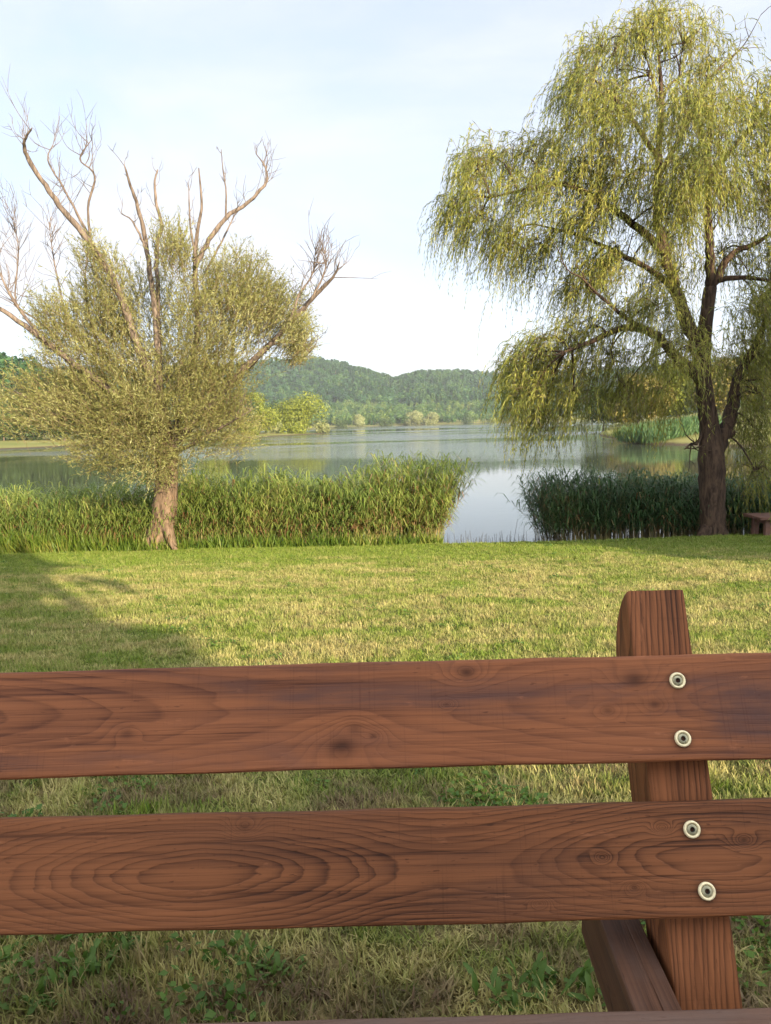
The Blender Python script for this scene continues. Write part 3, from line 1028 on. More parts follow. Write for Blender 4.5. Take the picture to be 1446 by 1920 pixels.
M_LIMB = bark_material('weathered_grey_limbs', (0.06, 0.045, 0.035), (0.21, 0.16, 0.12), 22, bump=0.9)
LIMBS = [
    # trace, (depth offsets), radius start/end, twigs(n, len)
    ([(308, 850), (295, 740), (255, 640), (215, 530), (158, 440), (112, 385), (70, 325), (48, 285), (47, 262), (60, 240)], (0, -1.5), 0.15, 0.018, 7, 0.6),
    ([(190, 490), (150, 410), (118, 350), (90, 300), (100, 270)], (-0.3, 0.2), 0.05, 0.012, 6, 0.5),
    ([(172, 460), (165, 390), (178, 330), (150, 298), (172, 262)], (-0.3, -0.8), 0.045, 0.01, 8, 0.5),
    ([(300, 840), (230, 750), (150, 690), (85, 640), (20, 592), (-60, 545)], (0, -1.5), 0.14, 0.05, 3, 0.6),
    ([(85, 640), (40, 585), (15, 545), (-10, 490)], (-1.0, -1.2), 0.06, 0.014, 10, 0.75),
    ([(115, 640), (70, 600), (30, 565), (35, 470), (22, 400)], (0.4, 0.9), 0.045, 0.008, 12, 0.7),
    ([(125, 605), (112, 540), (100, 480), (92, 420)], (0.2, 0.6), 0.035, 0.008, 10, 0.5),
    ([(306, 800), (298, 690), (288, 570), (276, 470), (262, 400), (246, 350), (234, 312)], (0, -1.0), 0.12, 0.02, 3, 0.3),
    ([(278, 480), (262, 440), (246, 412), (227, 400)], (-0.65, -0.7), 0.045, 0.012, 2, 0.25),
    ([(300, 700), (297, 560), (294, 470), (303, 425), (294, 385), (290, 345), (296, 318)], (0.1, 0.3), 0.085, 0.025, 2, 0.25),
    ([(325, 820), (352, 720), (370, 610), (366, 510), (368, 450), (378, 390), (373, 315)], (0, -1.0), 0.12, 0.018, 3, 0.3),
    ([(366, 480), (358, 430), (355, 390), (354, 352)], (-0.65, -0.7), 0.04, 0.012, 3, 0.25),
    ([(366, 500), (392, 450), (425, 408), (462, 383), (492, 352), (501, 335), (496, 310), (480, 288)], (-0.65, -0.4), 0.085, 0.012, 7, 0.45),
    ([(424, 408), (424, 360), (418, 318), (415, 280)], (0.25, 0.1), 0.035, 0.01, 2, 0.2),
    ([(385, 510), (415, 455), (432, 420), (446, 392)], (0.2, 0.6), 0.04, 0.012, 3, 0.3),
    ([(322, 840), (395, 760), (460, 690), (520, 632), (560, 588), (600, 545), (628, 515), (636, 492)], (0, -1.3), 0.14, 0.015, 10, 0.55),
    ([(545, 602), (560, 555), (585, 515), (592, 470)], (-0.9, -0.8), 0.045, 0.008, 10, 0.45),
    ([(585, 560), (605, 520), (612, 490), (604, 468)], (-1.05, -1.1), 0.035, 0.008, 8, 0.4),
    ([(500, 650), (540, 640), (570, 650), (580, 662)], (-0.2, -0.6), 0.03, 0.008, 8, 0.35),
    ([(318, 830), (420, 740), (440, 620), (455, 540), (470, 490)], (0.1, 0.9), 0.08, 0.012, 6, 0.5),
    ([(308, 830), (230, 720), (175, 620), (160, 530), (165, 480)], (0.1, 0.9), 0.08, 0.012, 6, 0.5),
    ([(305, 860), (210, 800), (110, 780), (40, 740)], (0, -0.5), 0.08, 0.012, 5, 0.4),
    ([(318, 855), (400, 810), (470, 770)], (0, -0.8), 0.07, 0.012, 5, 0.4),
]
for pl, dy, r0, r1, nt2, tl in LIMBS:
    g = Geo()
    pts = catmull(limb_pts(pl, dy), 5)
    tube(g, pts, (np.linspace(1, 0, len(pts)) ** 0.8 * (r0 - r1) + r1) * 0.54, 8, 0, 0.08, 0.16)
    twigs(g, pts, int(nt2 * 2.4), tl * 1.15, 0.0075)
    link('limb', g.mesh('limb', [M_LIMB], True), left_tree)

ML_WILLOW_L = leaf_material('grey_green_willow_leaves', [(0.0, (0.11, 0.112, 0.03)), (0.4, (0.235, 0.235, 0.065)), (0.8, (0.38, 0.37, 0.14)), (1.0, (0.55, 0.53, 0.29))], 0.45, patch=0.9)
M_TWIG = plain('twig_bark', (0.16, 0.11, 0.05), 0.8)
CLUMP_L = [  # px, py, rx, ry, weight
    (175, 590, 65, 65, 1.0), (130, 620, 30, 45, .35), (235, 570, 45, 70, .55), (200, 500, 28, 35, .25), (290, 560, 35, 60, .28), (350, 490, 26, 40, .3), (385, 570, 45, 85, .6), (450, 545, 60, 65, .95),
    (515, 590, 55, 50, .75), (568, 640, 26, 36, .25), (545, 650, 30, 22, .2), (300, 660, 90, 70, .8), (430, 640, 80, 80, 1.0), (190, 670, 80, 55, .8), (120, 720, 70, 45, .5), (45, 745, 55, 45, .3),
    (300, 730, 130, 70, 1.5), (410, 740, 65, 70, .8), (190, 765, 100, 55, .85), (110, 780, 70, 35, .3), (300, 800, 110, 60, 1.4), (395, 810, 60, 50, .45), (225, 840, 65, 40, .5), (320, 865, 45, 32, .4)]
g = Geo()
NS = 11200
w = np.array([c[4] for c in CLUMP_L])
cnt = (NS * w / w.sum()).astype(int)
st, dr = [], []
hub = np.array(P(310, 830, TY))
for (px, py, rx, ry, _), c in zip(CLUMP_L, cnt):
    ctr = np.array(P(px, py, TY))
    s = TY / FPX
    d = unit(rng.normal(0, 1, (c, 3))) * (rng.random((c, 1)) ** 0.42) * (1 + 0.22 * np.abs(rng.normal(0, 1, (c, 1))))
    dep = 0.5 * (rx + ry) * s * 1.15 + 0.25
    off = np.array([0, rng.normal(0, 0.55), 0])
    p = ctr + off + d * np.array([rx * s, dep, ry * s])
    st.append(p)
    dd = unit(p - hub)
    dr.append(unit(dd * 0.7 + rng.normal(0, 0.45, (c, 3)) + np.array([0, 0, 0.45])))
st = np.concatenate(st)
dr = np.concatenate(dr)
ln = 0.28 + 0.42 * rng.random(len(st))
strands(g, st - dr * ln[:, None] * 0.4, dr, ln, 0.12, 14, 0.065, 0.0125, 0, 1, 0.8, 0.003)
o = link('crown', g.mesh('crown', [ML_WILLOW_L, M_TWIG]), left_tree)
o['kind'] = 'stuff'

# ------------------------------------------------------------------ the big weeping willow
WY = 14.0
base_w = P(1338, 1022, WY)
willow = empty('weeping_willow', (base_w.x, WY, hz(base_w.x, WY)))
tag(willow, 'tall weeping willow with dark trunk and golden hanging foliage beside the right reeds', 'tree')


def wpts(pl, dy):
    n = len(pl)
    return [tuple(P(px, py, WY + dy[0] + (dy[1] - dy[0]) * i / (n - 1))) for i, (px, py) in enumerate(pl)]


g = Geo()
tp = catmull(wpts([(1338, 1045), (1338, 1022), (1336, 985), (1336, 920), (1334, 860), (1330, 800), (1322, 740), (1318, 690), (1322, 620), (1332, 540)], (0, 0)), 5)
tube(g, tp, np.interp(np.linspace(0, 9, len(tp)), range(10), [0.42, 0.30, 0.225, 0.22, 0.235, 0.17, 0.15, 0.14, 0.12, 0.11]), 16, 0, 0.04)
for (a, b) in ((1310, 1030), (1366, 1030), (1345, 1036)):
    tube(g, catmull([tuple(P(1336 + (a - 1336) * 0.3, 990, WY - 0.12)), tuple(P(a, 1018, WY - 0.2)), tuple(P(a + (a - 1338) * 0.5, b + 4, WY - 0.3))], 4), np.linspace(0.13, 0.04, 9), 8, 0, 0.06)
link('trunk', g.mesh('trunk', [M_BARK_DARK], True), willow)
WL = [
    ([(1338, 850), (1358, 810), (1375, 760), (1388, 700), (1420, 640), (1450, 560)], (0, 0.5), 0.16, 0.03),
    ([(1318, 715), (1290, 690), (1255, 655), (1225, 625), (1170, 615), (1110, 640), (1060, 660)], (0, -0.8), 0.11, 0.02),
    ([(1318, 690), (1295, 620), (1270, 550), (1250, 480), (1232, 400), (1235, 300), (1240, 190), (1235, 100)], (0, 0.4), 0.13, 0.02),
    ([(1332, 545), (1330, 470), (1328, 400), (1330, 300), (1335, 200)], (0, -0.5), 0.09, 0.018),
    ([(1332, 545), (1350, 510), (1375, 475), (1420, 455), (1470, 420)], (0, 0.2), 0.08, 0.02),
    ([(1345, 525), (1390, 520), (1430, 525), (1480, 540)], (0, -0.6), 0.05, 0.015),
    ([(1250, 480), (1200, 430), (1130, 380), (1060, 345), (990, 355), (920, 370)], (0.2, -0.6), 0.075, 0.012),
    ([(1265, 540), (1210, 500), (1150, 470), (1080, 440), (1000, 420)], (0, 0.9), 0.06, 0.012),
    ([(1236, 300), (1190, 230), (1140, 170), (1100, 140)], (0.2, -0.4), 0.05, 0.01),
    ([(1236, 330), (1290, 230), (1330, 150), (1370, 110)], (0.3, 1.0), 0.05, 0.01),
    ([(1330, 330), (1390, 260), (1440, 200), (1480, 180)], (-0.3, 0.5), 0.05, 0.01),
    ([(1235, 200), (1225, 150), (1212, 110)], (0.3, 0.2), 0.03, 0.008),
    ([(1238, 185), (1260, 155), (1285, 140)], (0.3, 0.5), 0.03, 0.008),
    ([(1322, 800), (1308, 830), (1296, 832), (1284, 842)], (0, -0.4), 0.03, 0.01),
    ([(1225, 625), (1180, 600), (1130, 560), (1090, 520)], (-0.4, -1.3), 0.045, 0.01),
]
for pl, dy, r0, r1 in WL:
    g = Geo()
    pts = catmull(wpts(pl, dy), 5)
    tube(g, pts, np.linspace(1, 0, len(pts)) ** 0.8 * (r0 - r1) + r1, 8, 0, 0.05, 0.15)
    twigs(g, pts, 5, 0.7, 0.014, 0.3)
    link('limb', g.mesh('limb', [M_BARK_DARK], True), willow)

ML_WILLOW_R = leaf_material('golden_willow_leaves', [(0.0, (0.05, 0.068, 0.014)), (0.3, (0.14, 0.17, 0.027)), (0.7, (0.29, 0.285, 0.042)), (1.0, (0.46, 0.40, 0.095))], 0.3, patch=1.1)
CLUMP_R = [  # px, py, rx, ry, depth offset, weight
    (1232, 55, 50, 50, 0, .5), (1195, 95, 50, 50, -.3, .4), (1290, 85, 60, 45, .4, .45), (1120, 130, 55, 40, -.4, .45), (1160, 165, 80, 50, .3, .7), (1350, 125, 50, 50, .5, .45), (1415, 210, 50, 60, 0, .5), (1490, 290, 70, 70, 0, .55),
    (1080, 200, 50, 45, 0, .45), (1060, 255, 40, 30, .4, .3), (1140, 260, 90, 60, -.6, .9), (1235, 270, 70, 50, -.9, .7), (1330, 230, 80, 70, .4, .9), (1410, 290, 60, 70, -.5, .8),
    (930, 300, 50, 30, 0, .35), (985, 290, 50, 35, .4, .35), (890, 350, 45, 50, 0, .45), (860, 405, 30, 45, .2, .3), (900, 430, 55, 60, -.2, .7), (960, 470, 50, 60, .4, .6), (1000, 400, 55, 60, -.6, .6), (1040, 470, 50, 70, .3, .55),
    (1090, 340, 80, 70, -.3, 1.0), (1180, 360, 90, 80, .2, 1.2), (1270, 370, 90, 80, -.8, 1.3), (1350, 370, 70, 70, .3, .9), (1430, 390, 60, 90, -.2, .9), (1110, 440, 70, 70, .1, .9), (1220, 440, 50, 70, -.7, .8), (1280, 450, 40, 50, .6, .4),
    (1130, 530, 60, 60, -.6, .7), (1090, 560, 35, 50, .2, .3), (1255, 540, 28, 60, -.3, .4), (1170, 480, 30, 50, .5, .3),
    (1200, 600, 70, 45, -.4, .7), (1110, 630, 60, 40, 0, .5), (1020, 650, 50, 40, -.2, .5), (985, 700, 38, 50, .2, .5), (1050, 710, 60, 60, .4, .8), (990, 760, 40, 50, -.2, .45), (1070, 760, 50, 50, -.4, .5), (1030, 790, 40, 40, .2, .3),
    (1150, 680, 70, 50, .6, .6), (1230, 690, 60, 50, -.6, .5), (1170, 740, 60, 40, -.2, .35), (1245, 750, 40, 35, .4, .25), (1290, 640, 40, 40, .5, .3),
    (1390, 470, 45, 40, .5, .35), (1440, 500, 50, 60, -.4, .6), (1400, 600, 60, 60, -.4, .9), (1420, 690, 50, 70, .2, .8), (1400, 760, 35, 60, -.3, .4), (1430, 820, 30, 70, 0, .5), (1480, 600, 70, 120, .3, .9), (1500, 780, 60, 120, 0, .8), (1410, 900, 30, 50, .1, .35), (1500, 400, 60, 120, 0, .8)]
NS = 11600
w = np.array([c[5] for c in CLUMP_R])
cnt = (NS * w / w.sum()).astype(int)
st, dr = [], []
gb = Geo()
mid = np.array(P(1290, 500, WY))
limb_nodes = np.concatenate([np.array(catmull(wpts(pl, dy), 4))[4:] for pl, dy, _, _ in WL])
for (px, py, rx, ry, do, _), c in zip(CLUMP_R, cnt):
    s = WY / FPX
    ctr = np.array(P(px, py - ry * 0.35, WY)) + np.array([0, do + rng.normal(0, 0.25), 0])
    dep = 0.5 * (rx + ry) * s + 0.45
    nb = 9
    d = unit(rng.normal(0, 1, (nb, 3))) * rng.random((nb, 1)) ** 0.4
    tips = ctr + d * np.array([rx * s, dep, ry * s * 0.8])
    near = limb_nodes[np.argmin(((limb_nodes - ctr) ** 2).sum(1))]
    k = ctr - near
    tube(gb, catmull([near, near + k * 0.5 + np.array([0, 0, 0.12 * np.linalg.norm(k)]), ctr], 4), np.linspace(0.022, 0.012, 9), 5)
    for t in tips:
        k = t - ctr
        tube(gb, catmull([ctr, ctr + k * 0.55 + np.array([0, 0, 0.1]), t], 3), np.linspace(0.010, 0.004, 7), 3)
    # strands hang from points along the small branches
    pick = rng.integers(0, nb, c)
    f = rng.random((c, 1)) ** 0.6
    p = ctr + (tips[pick] - ctr) * f + rng.normal(0, 1, (c, 3)) * np.array([rx * s * 0.32, dep * 0.34, ry * s * 0.30])
    st.append(p)
    out = unit((p - mid) * np.array([1, 1, 0.2]))
    dr.append(unit(out * 0.55 + rng.normal(0, 0.5, (c, 3)) + np.array([0, 0, 0.3])))
st = np.concatenate(st)
dr = np.concatenate(dr)
ln = 0.45 + 0.55 * rng.random(len(st))
g = Geo()
strands(g, st, dr, ln, 0.85, 20, 0.088, 0.0118, 0, 1, 0.6, 0.003, down=0.35)
o = link('crown', g.mesh('crown', [ML_WILLOW_R, M_TWIG]), willow)
o['kind'] = 'stuff'
link('branchwork', gb.mesh('branchwork', [M_BARK_DARK], True), willow)['kind'] = 'stuff'

# ------------------------------------------------------------------ reeds
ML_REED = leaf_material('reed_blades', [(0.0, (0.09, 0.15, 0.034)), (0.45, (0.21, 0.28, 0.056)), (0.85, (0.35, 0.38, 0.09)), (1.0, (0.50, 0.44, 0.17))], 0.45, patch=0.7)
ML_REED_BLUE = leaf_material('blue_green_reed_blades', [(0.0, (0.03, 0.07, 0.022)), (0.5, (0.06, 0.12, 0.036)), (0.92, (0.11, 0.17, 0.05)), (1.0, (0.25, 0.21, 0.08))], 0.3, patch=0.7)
M_STALK = leaf_material('reed_stalks', [(0.0, (0.12, 0.12, 0.035)), (0.5, (0.27, 0.21, 0.08)), (1.0, (0.38, 0.29, 0.14))], 0.15)
M_DRYLEAF = leaf_material('dry_brown_leaves', [(0.0, (0.13, 0.06, 0.025)), (0.5, (0.25, 0.13, 0.055)), (1.0, (0.34, 0.22, 0.10))], 0.3)


def reed_bed(name, label, xs, ys, hs, lean, leafmat, dryfrac=0.12):
    n = len(xs)
    bent = rng.random(n) < 0.06
    lean = np.where(bent[:, None], lean * 2.0, lean)
    hs = np.where(bent, hs * 0.8, hs)
    zs = np.maximum(height(xs, ys), WATER_Z - 0.3)
    g = Geo()
    base = np.column_stack([xs, ys, zs - 0.02])
    tipo = np.column_stack([lean[:, 0], lean[:, 1], np.zeros(n)])
    ts = np.array([0, 0.35, 0.7, 1.0])
    pts = base[:, None] + tipo[:, None] * (ts ** 2)[None, :, None] * hs[:, None, None] + np.array([0, 0, 1.0]) * (ts[None] * hs[:, None])[..., None]
    th = np.arange(3) / 3 * 2 * np.pi
    ring = np.stack([np.cos(th), np.sin(th), 0 * th], -1)
    rad = 0.007 * np.array([1, 0.9, 0.65, 0.25])
    v = pts[:, :, None] + ring[None, None] * rad[None, :, None, None]
    b = (np.arange(n) * 12)[:, None, None]
    i = (np.arange(3) * 3)[None, :, None]
    j = np.arange(3)[None, None]
    j2 = (j + 1) % 3
    q = np.stack(np.broadcast_arrays(b + i + j, b + i + j2, b + i + 3 + j2, b + i + 3 + j), -1).reshape(-1, 4)
    g.add(v.reshape(-1, 3), q, None, 1)
    # blades
    per = 13
    t = 0.36 + 0.64 * (np.arange(per)[None] + rng.random((n, per))) / per
    pos = base[:, None] + tipo[:, None] * (t ** 2)[..., None] * hs[:, None, None] + np.array([0, 0, 1.0]) * (t * hs[:, None])[..., None]
    az = rng.random((n, per)) * 2 * np.pi
    hd = np.stack([np.cos(az), np.sin(az), 0 * az], -1) + np.column_stack([lean, np.zeros(n)])[:, None] * 1.2
    hd = unit(hd)
    L_ = (0.26 + 0.26 * rng.random((n, per))) * (0.7 + 0.3 * np.clip(hs[:, None] / 1.5, 0, 1.2))
    upf = 0.55 + 0.7 * rng.random((n, per))
    wd = 0.008 + 0.006 * rng.random((n, per))
    pos, hd = pos.reshape(-1, 3), hd.reshape(-1, 3)
    L_, upf, wd = L_.ravel()[:, None], upf.ravel()[:, None], wd.ravel()[:, None]
    side = np.cross(hd, [0, 0, 1.0])
    up = np.array([0, 0, 1.0])
    p0 = pos
    p1 = pos + hd * L_ * 0.36 + up * L_ * 0.42 * upf
    p2 = pos + hd * L_ * 0.72 + up * L_ * 0.46 * upf
    p3 = pos + hd * L_ * 1.0 + up * L_ * (0.30 * upf - 0.12)
    vv = np.stack([p0 - side * wd * 0.4, p0 + side * wd * 0.4, p1 + side * wd, p1 - side * wd, p2 + side * wd * 0.7, p2 - side * wd * 0.7, p3], 1)
    k = np.arange(len(pos))[:, None] * 7
    dry = (rng.random(len(pos)) < dryfrac * 2.2 * (1 - t.ravel()))
    qq = np.concatenate([k + np.array([[0, 1, 2, 3]]), k + np.array([[3, 2, 4, 5]])])
    tt = k + np.array([[5, 4, 6]])
    g.add(vv.reshape(-1, 3), qq, tt, 0)
    g.qm[-1] = np.where(np.concatenate([dry, dry]), 2, 0)
    g.tm[-1] = np.where(dry, 2, 0)
    o = link(name, g.mesh(name, [leafmat, M_STALK, M_DRYLEAF]))
    tag(o, label, 'reeds', kind='stuff')
    return o


def bed_points(x0, x1, depth, dens, y0):
    n = int((x1 - x0) * depth * dens)
    xs = x0 + (x1 - x0) * rng.random(n)
    ys = y0(xs) + depth * rng.random(n) ** 1.25
    return xs, ys


def bed_heights(xs, ys, tx, ty):
    hs = np.empty(len(xs))
    for i, (x, y) in enumerate(zip(xs, ys)):
        z = max(hz(x, y), WATER_Z - 0.3) if i % 1 == 0 else 0
        px, _ = proj(x, y, z)
        top = np.interp(px, tx, ty)
        hs[i] = P(px, top, 14.9).z - z
    return hs


# left bed: from far left to the gap
front_l = lambda x: 14.18 + 0.10 * np.sin(x * 1.7) + 0.05 * np.sin(x * 5.1)
xs, ys = bed_points(-13.0, 1.2, 2.6, 135, front_l)
gap_r = 1.0 + 0.10 * np.sin(ys * 3)
keep = xs < gap_r
xs, ys = xs[keep], ys[keep]
hs = bed_heights(xs, ys, [-600, 0, 60, 150, 230, 300, 380, 430, 520, 570, 640, 690, 740, 800, 850, 880], [910, 925, 915, 930, 915, 905, 890, 895, 885, 905, 895, 872, 862, 862, 880, 915])
hs *= np.clip(1.0 - 0.38 * rng.random(len(xs)) ** 2.0, 0.3, 1.1) * np.clip(0.72 + (ys - front_l(xs)) * 0.6, 0.5, 1.0) + 0
edge = smoothstep(xs, 0.2, 1.05)
lean = np.column_stack([rng.normal(0.03, 0.10, len(xs)) + 0.24 * edge, rng.normal(-0.03, 0.09, len(xs))])
hs *= 1 + 0.10 * wob(xs * 2.2, ys * 2.2, 1.0) + 0.06 * wob(xs, ys, 5.0)
reed_bed('reed_bed', 'long green reed bed with straw coloured stalks along the bank left of the gap', xs, ys, np.maximum(hs - 0.12, 0.35), lean, ML_REED, 0.24)

front_r = lambda x: 14.22 + 0.08 * np.sin(x * 2.1) + 0.05 * np.sin(x * 4.7)
xs, ys = bed_points(2.6, 11.0, 2.4, 120, front_r)
keep = xs > 3.24 + 0.08 * np.sin(ys * 4)
xs, ys = xs[keep], ys[keep]
hs = bed_heights(xs, ys, [960, 1010, 1060, 1120, 1200, 1300, 1446, 2000], [920, 890, 885, 888, 890, 900, 900, 900])
hs *= np.clip(1.0 - 0.30 * rng.random(len(xs)) ** 2.0, 0.3, 1.1) * np.clip(0.80 + (ys - front_r(xs)) * 0.5, 0.5, 1.0)
edge = 1 - smoothstep(xs, 3.2, 4.2)
lean = np.column_stack([rng.normal(-0.03, 0.09, len(xs)) - 0.17 * edge, rng.normal(-0.02, 0.08, len(xs))])
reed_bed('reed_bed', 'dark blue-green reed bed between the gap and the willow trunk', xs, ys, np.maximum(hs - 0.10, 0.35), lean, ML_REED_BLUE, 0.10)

# far reeds on the right bank
n = 1500
xs = 22 + 16 * rng.random(n)
ys = 66 + 9 * rng.random(n) + (xs - 23) * 1.4
keep = sdist(xs, ys) > -1.5
xs, ys = xs[keep], ys[keep]
n = len(xs)
zs = height(xs, ys)
g = Geo()
for q_ in range(9):
    hh = 0.9 + 0.8 * rng.random(n)
    b_ = np.column_stack([xs + rng.normal(0, 0.25, n), ys + rng.normal(0, 0.25, n), np.maximum(zs, WATER_Z) + hh * 0.55 * rng.random(n)])
    d_ = np.column_stack([rng.normal(0, 0.4, n), rng.normal(0, 0.4, n), np.ones(n)])
    leaf_quads(g, b_, d_, hh * 0.7, np.full(n, 0.09))
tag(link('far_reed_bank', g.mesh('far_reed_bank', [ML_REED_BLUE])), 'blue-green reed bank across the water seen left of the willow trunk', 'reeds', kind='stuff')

# thin stubs and stalks standing in the shallow water of the gap
n = 120
xs = 1.1 + 2.0 * rng.random(n)
ys = 14.45 + 0.5 * rng.random(n) ** 1.5
g = Geo()
for x, y in zip(xs, ys):
    h = (0.16 + 0.26 * rng.random() ** 2) * (1.6 if rng.random() < 0.1 else 1)
    d = rng.normal(0, 0.12, 2)
    tube(g, [(x, y, WATER_Z - 0.05), (x + d[0] * h, y + d[1] * h, WATER_Z + 0.06 + h)], [0.007, 0.003], 3)
b_ = np.column_stack([xs, ys, np.full(n, WATER_Z + 0.05)])
leaf_quads(g, b_, np.column_stack([rng.normal(0, 0.6, n), rng.normal(0, 0.6, n), np.ones(n)]), 0.08 + 0.14 * rng.random(n), np.full(n, 0.012))
tag(link('reed_stubs', g.mesh('reed_stubs', [plain('wet_stub', (0.05, 0.04, 0.03), 0.8)])), 'dark reed stubs poking from shallow water in the gap', 'reed stubs', kind='stuff')

# reddish dead litter at the end of the left reed bed
n = 500
xs = 0.9 + 0.75 * rng.random(n) ** 1.3
ys = 14.1 + 0.3 * rng.random(n)
g = Geo()
b_ = np.column_stack([xs, ys, height(xs, ys) + 0.01])
leaf_quads(g, b_, np.column_stack([rng.normal(0, 1, n), rng.normal(0, 1, n), 0.25 + 0.6 * rng.random(n)]), 0.07 + 0.10 * rng.random(n), 0.012 + 0.012 * rng.random(n))
tag(link('plant_litter', g.mesh('plant_litter', [M_DRYLEAF])), 'reddish brown dead plant litter on the bank beside the gap', 'plant litter', kind='stuff')

# tall rough grass and herbs in front of the left bed and round the trunk
n = 8200
xs = -9.5 + 10.5 * rng.random(n)
ys = 13.85 + 0.5 * rng.random(n) + 0.06 * np.sin(xs * 3)
px_ = 723 + xs / 14.2 * FPX
dens = np.interp(px_, [-300, 110, 260, 340, 420, 860], [1.0, 1.0, 0.9, 0.8, 0.75, 0.75])
keep = rng.random(n) < dens
xs, ys = xs[keep], ys[keep]
n = len(xs)
hh = (0.16 + 0.40 * rng.random(n) ** 1.6) * np.interp(723 + xs / 14.2 * FPX, [-300, 60, 200, 300, 420, 860], [1.25, 1.2, 1.0, 0.8, 0.8, 0.7])
g = Geo()
zz = height(xs, ys)
for q_ in range(3):
    leaf_quads(g, np.column_stack([xs + rng.normal(0, 0.03, n), ys + rng.normal(0, 0.03, n), zz]),
               np.column_stack([rng.normal(0, 0.3, n), rng.normal(0, 0.3, n), np.ones(n)]), hh * (0.6 + 0.5 * rng.random(n)), 0.012 + 0.012 * rng.random(n))
ML_ROUGH = leaf_material('rough_grass_blades', [(0.0, (0.05, 0.10, 0.012)), (0.5, (0.12, 0.18, 0.02)), (0.8, (0.20, 0.22, 0.035)), (1.0, (0.32, 0.26, 0.10))], 0.4, patch=1.3)
tag(link('rough_grass', g.mesh('rough_grass', [ML_ROUGH])), 'bright rough grass fringe at the foot of the left reeds', 'rough grass', kind='stuff')

# ------------------------------------------------------------------ lawn grass
def tuft(nb, hmin, hmax, spread, flat=0.5, wid=0.0022):
    g = Geo()
    a = rng.random(nb) * 6.283
    rr = spread * np.sqrt(rng.random(nb))
    base = np.stack([rr * np.cos(a), rr * np.sin(a), np.full(nb, -0.004)], -1)
    h = hmin + (hmax - hmin) * rng.random(nb)
    az = rng.random(nb) * 6.283
    ln_ = flat * (0.3 + rng.random(nb))
    d = np.stack([np.cos(az) * ln_, np.sin(az) * ln_, np.ones(nb)], -1)
    d = unit(d)
    side = np.stack([-np.sin(az), np.cos(az), 0 * az], -1)
    w_ = wid * (0.7 + 0.7 * rng.random(nb))[:, None]
    mid_ = base + d * h[:, None] * 0.55
    tip = base + d * h[:, None] + np.stack([np.cos(az), np.sin(az), -0.6 + 0 * az], -1) * (h * 0.28 * rng.random(nb))[:, None]
    v = np.stack([base - side * w_, base + side * w_, mid_ + side * w_ * 0.8, mid_ - side * w_ * 0.8, tip], 1)
    k = np.arange(nb)[:, None] * 5
    g.add(v.reshape(-1, 3), k + np.array([[0, 1, 2, 3]]), k + np.array([[3, 2, 4]]))
    return g.mesh('grass_tuft', [M_GRASS])


ML_CLOVER = leaf_material('clover_leaves', [(0.0, (0.05, 0.11, 0.018)), (1.0, (0.12, 0.20, 0.03))], 0.35, instanced=True)


def clover(nb):
    g = Geo()
    a = rng.random(nb) * 6.283
    rr = 0.045 * np.sqrt(rng.random(nb))
    c = np.stack([rr * np.cos(a), rr * np.sin(a), 0.008 + 0.022 * rng.random(nb)], -1)
    leaf_quads(g, c, np.stack([np.cos(a + 1), np.sin(a + 1), 0.25 + 0 * a], -1), 0.012 + 0.016 * rng.random(nb), 0.010 + 0.008 * rng.random(nb))
    return g.mesh('clover_tuft', [ML_CLOVER])


TUFTS = [tuft(26, 0.018, 0.045, 0.05, 0.8), tuft(22, 0.022, 0.055, 0.05, 0.6), tuft(18, 0.015, 0.04, 0.06, 1.3), tuft(24, 0.02, 0.05, 0.045, 0.9), tuft(12, 0.03, 0.075, 0.03, 0.5), tuft(16, 0.012, 0.03, 0.06, 1.8), clover(14)]


def lawn(name, label, y0, y1, dens, scale, side):
    area = 0
    pts = []
    yy = np.linspace(y0, y1, 60)
    for a, b in zip(yy[:-1], yy[1:]):
        hw = side(0.5 * (a + b))
        n = int(dens * 2 * hw * (b - a))
        pts.append(np.column_stack([-hw + 2 * hw * rng.random(n), a + (b - a) * rng.random(n)]))
    pts = np.concatenate(pts)
    z = height(pts[:, 0], pts[:, 1])
    k = z > WATER_Z + 0.13
    pts, z = pts[k], z[k]
    n = len(pts)
    s = scale * (0.7 + 0.6 * rng.random((n, 1))) * np.array([[1, 1, 1]]) * np.column_stack([np.ones(n), np.ones(n), 0.75 + 0.5 * rng.random(n)])
    tall = wob(pts[:, 0], pts[:, 1], 2.3) * 0.25 + 1
    s[:, 2] *= tall
    idx = rng.choice(6, n, p=[.24, .2, .2, .2, .06, .1])
    cl = wob(pts[:, 0] + 3, pts[:, 1], 3.1) + 0.5 * wob(pts[:, 0], pts[:, 1] + 7, 8.0) + rng.normal(0, 0.3, n)
    idx = np.where((cl > np.where(pts[:, 1] < 3.0, 0.8, 1.25)) & (rng.random(n) < 0.55), 6, idx)
    o = scatter(name, np.column_stack([pts, z]), rng.random(n) * 6.28, s, idx, TUFTS, rng.normal(0, 0.12, (n, 2)))
    tag(o, label, 'grass', kind='stuff')
    return o


lawn('near_grass', 'mown green and straw coloured grass around and below the bench', 0.5, 5.5, 1250, 0.88, lambda y: 0.72 * y + 0.7)
lawn('lawn_grass', 'sunlit mown lawn with dry straw patches sloping to the reeds', 5.5, 14.35, 700, 0.95, lambda y: 0.68 * y + 0.8)

# ------------------------------------------------------------------ bench
LEAN = R(24)
pd = Vector((0, -math.sin(LEAN), -math.cos(LEAN)))      # down the backrest, towards the seat
pn = Vector((0, -math.cos(LEAN), math.sin(LEAN)))       # out of the backrest, towards the sitter
d0 = ray(723, 1343).normalized()
C0 = Vector((0, 0, CAM_H)) + d0 * 1.12                  # middle of the upper slat's face


def on_back(px, py):
    d = ray(px, py)
    o = Vector((0, 0, CAM_H))
    t = (C0 - o).dot(pn) / d.dot(pn)
    p = o + d * t
    return p.x, (p - C0).dot(pd)


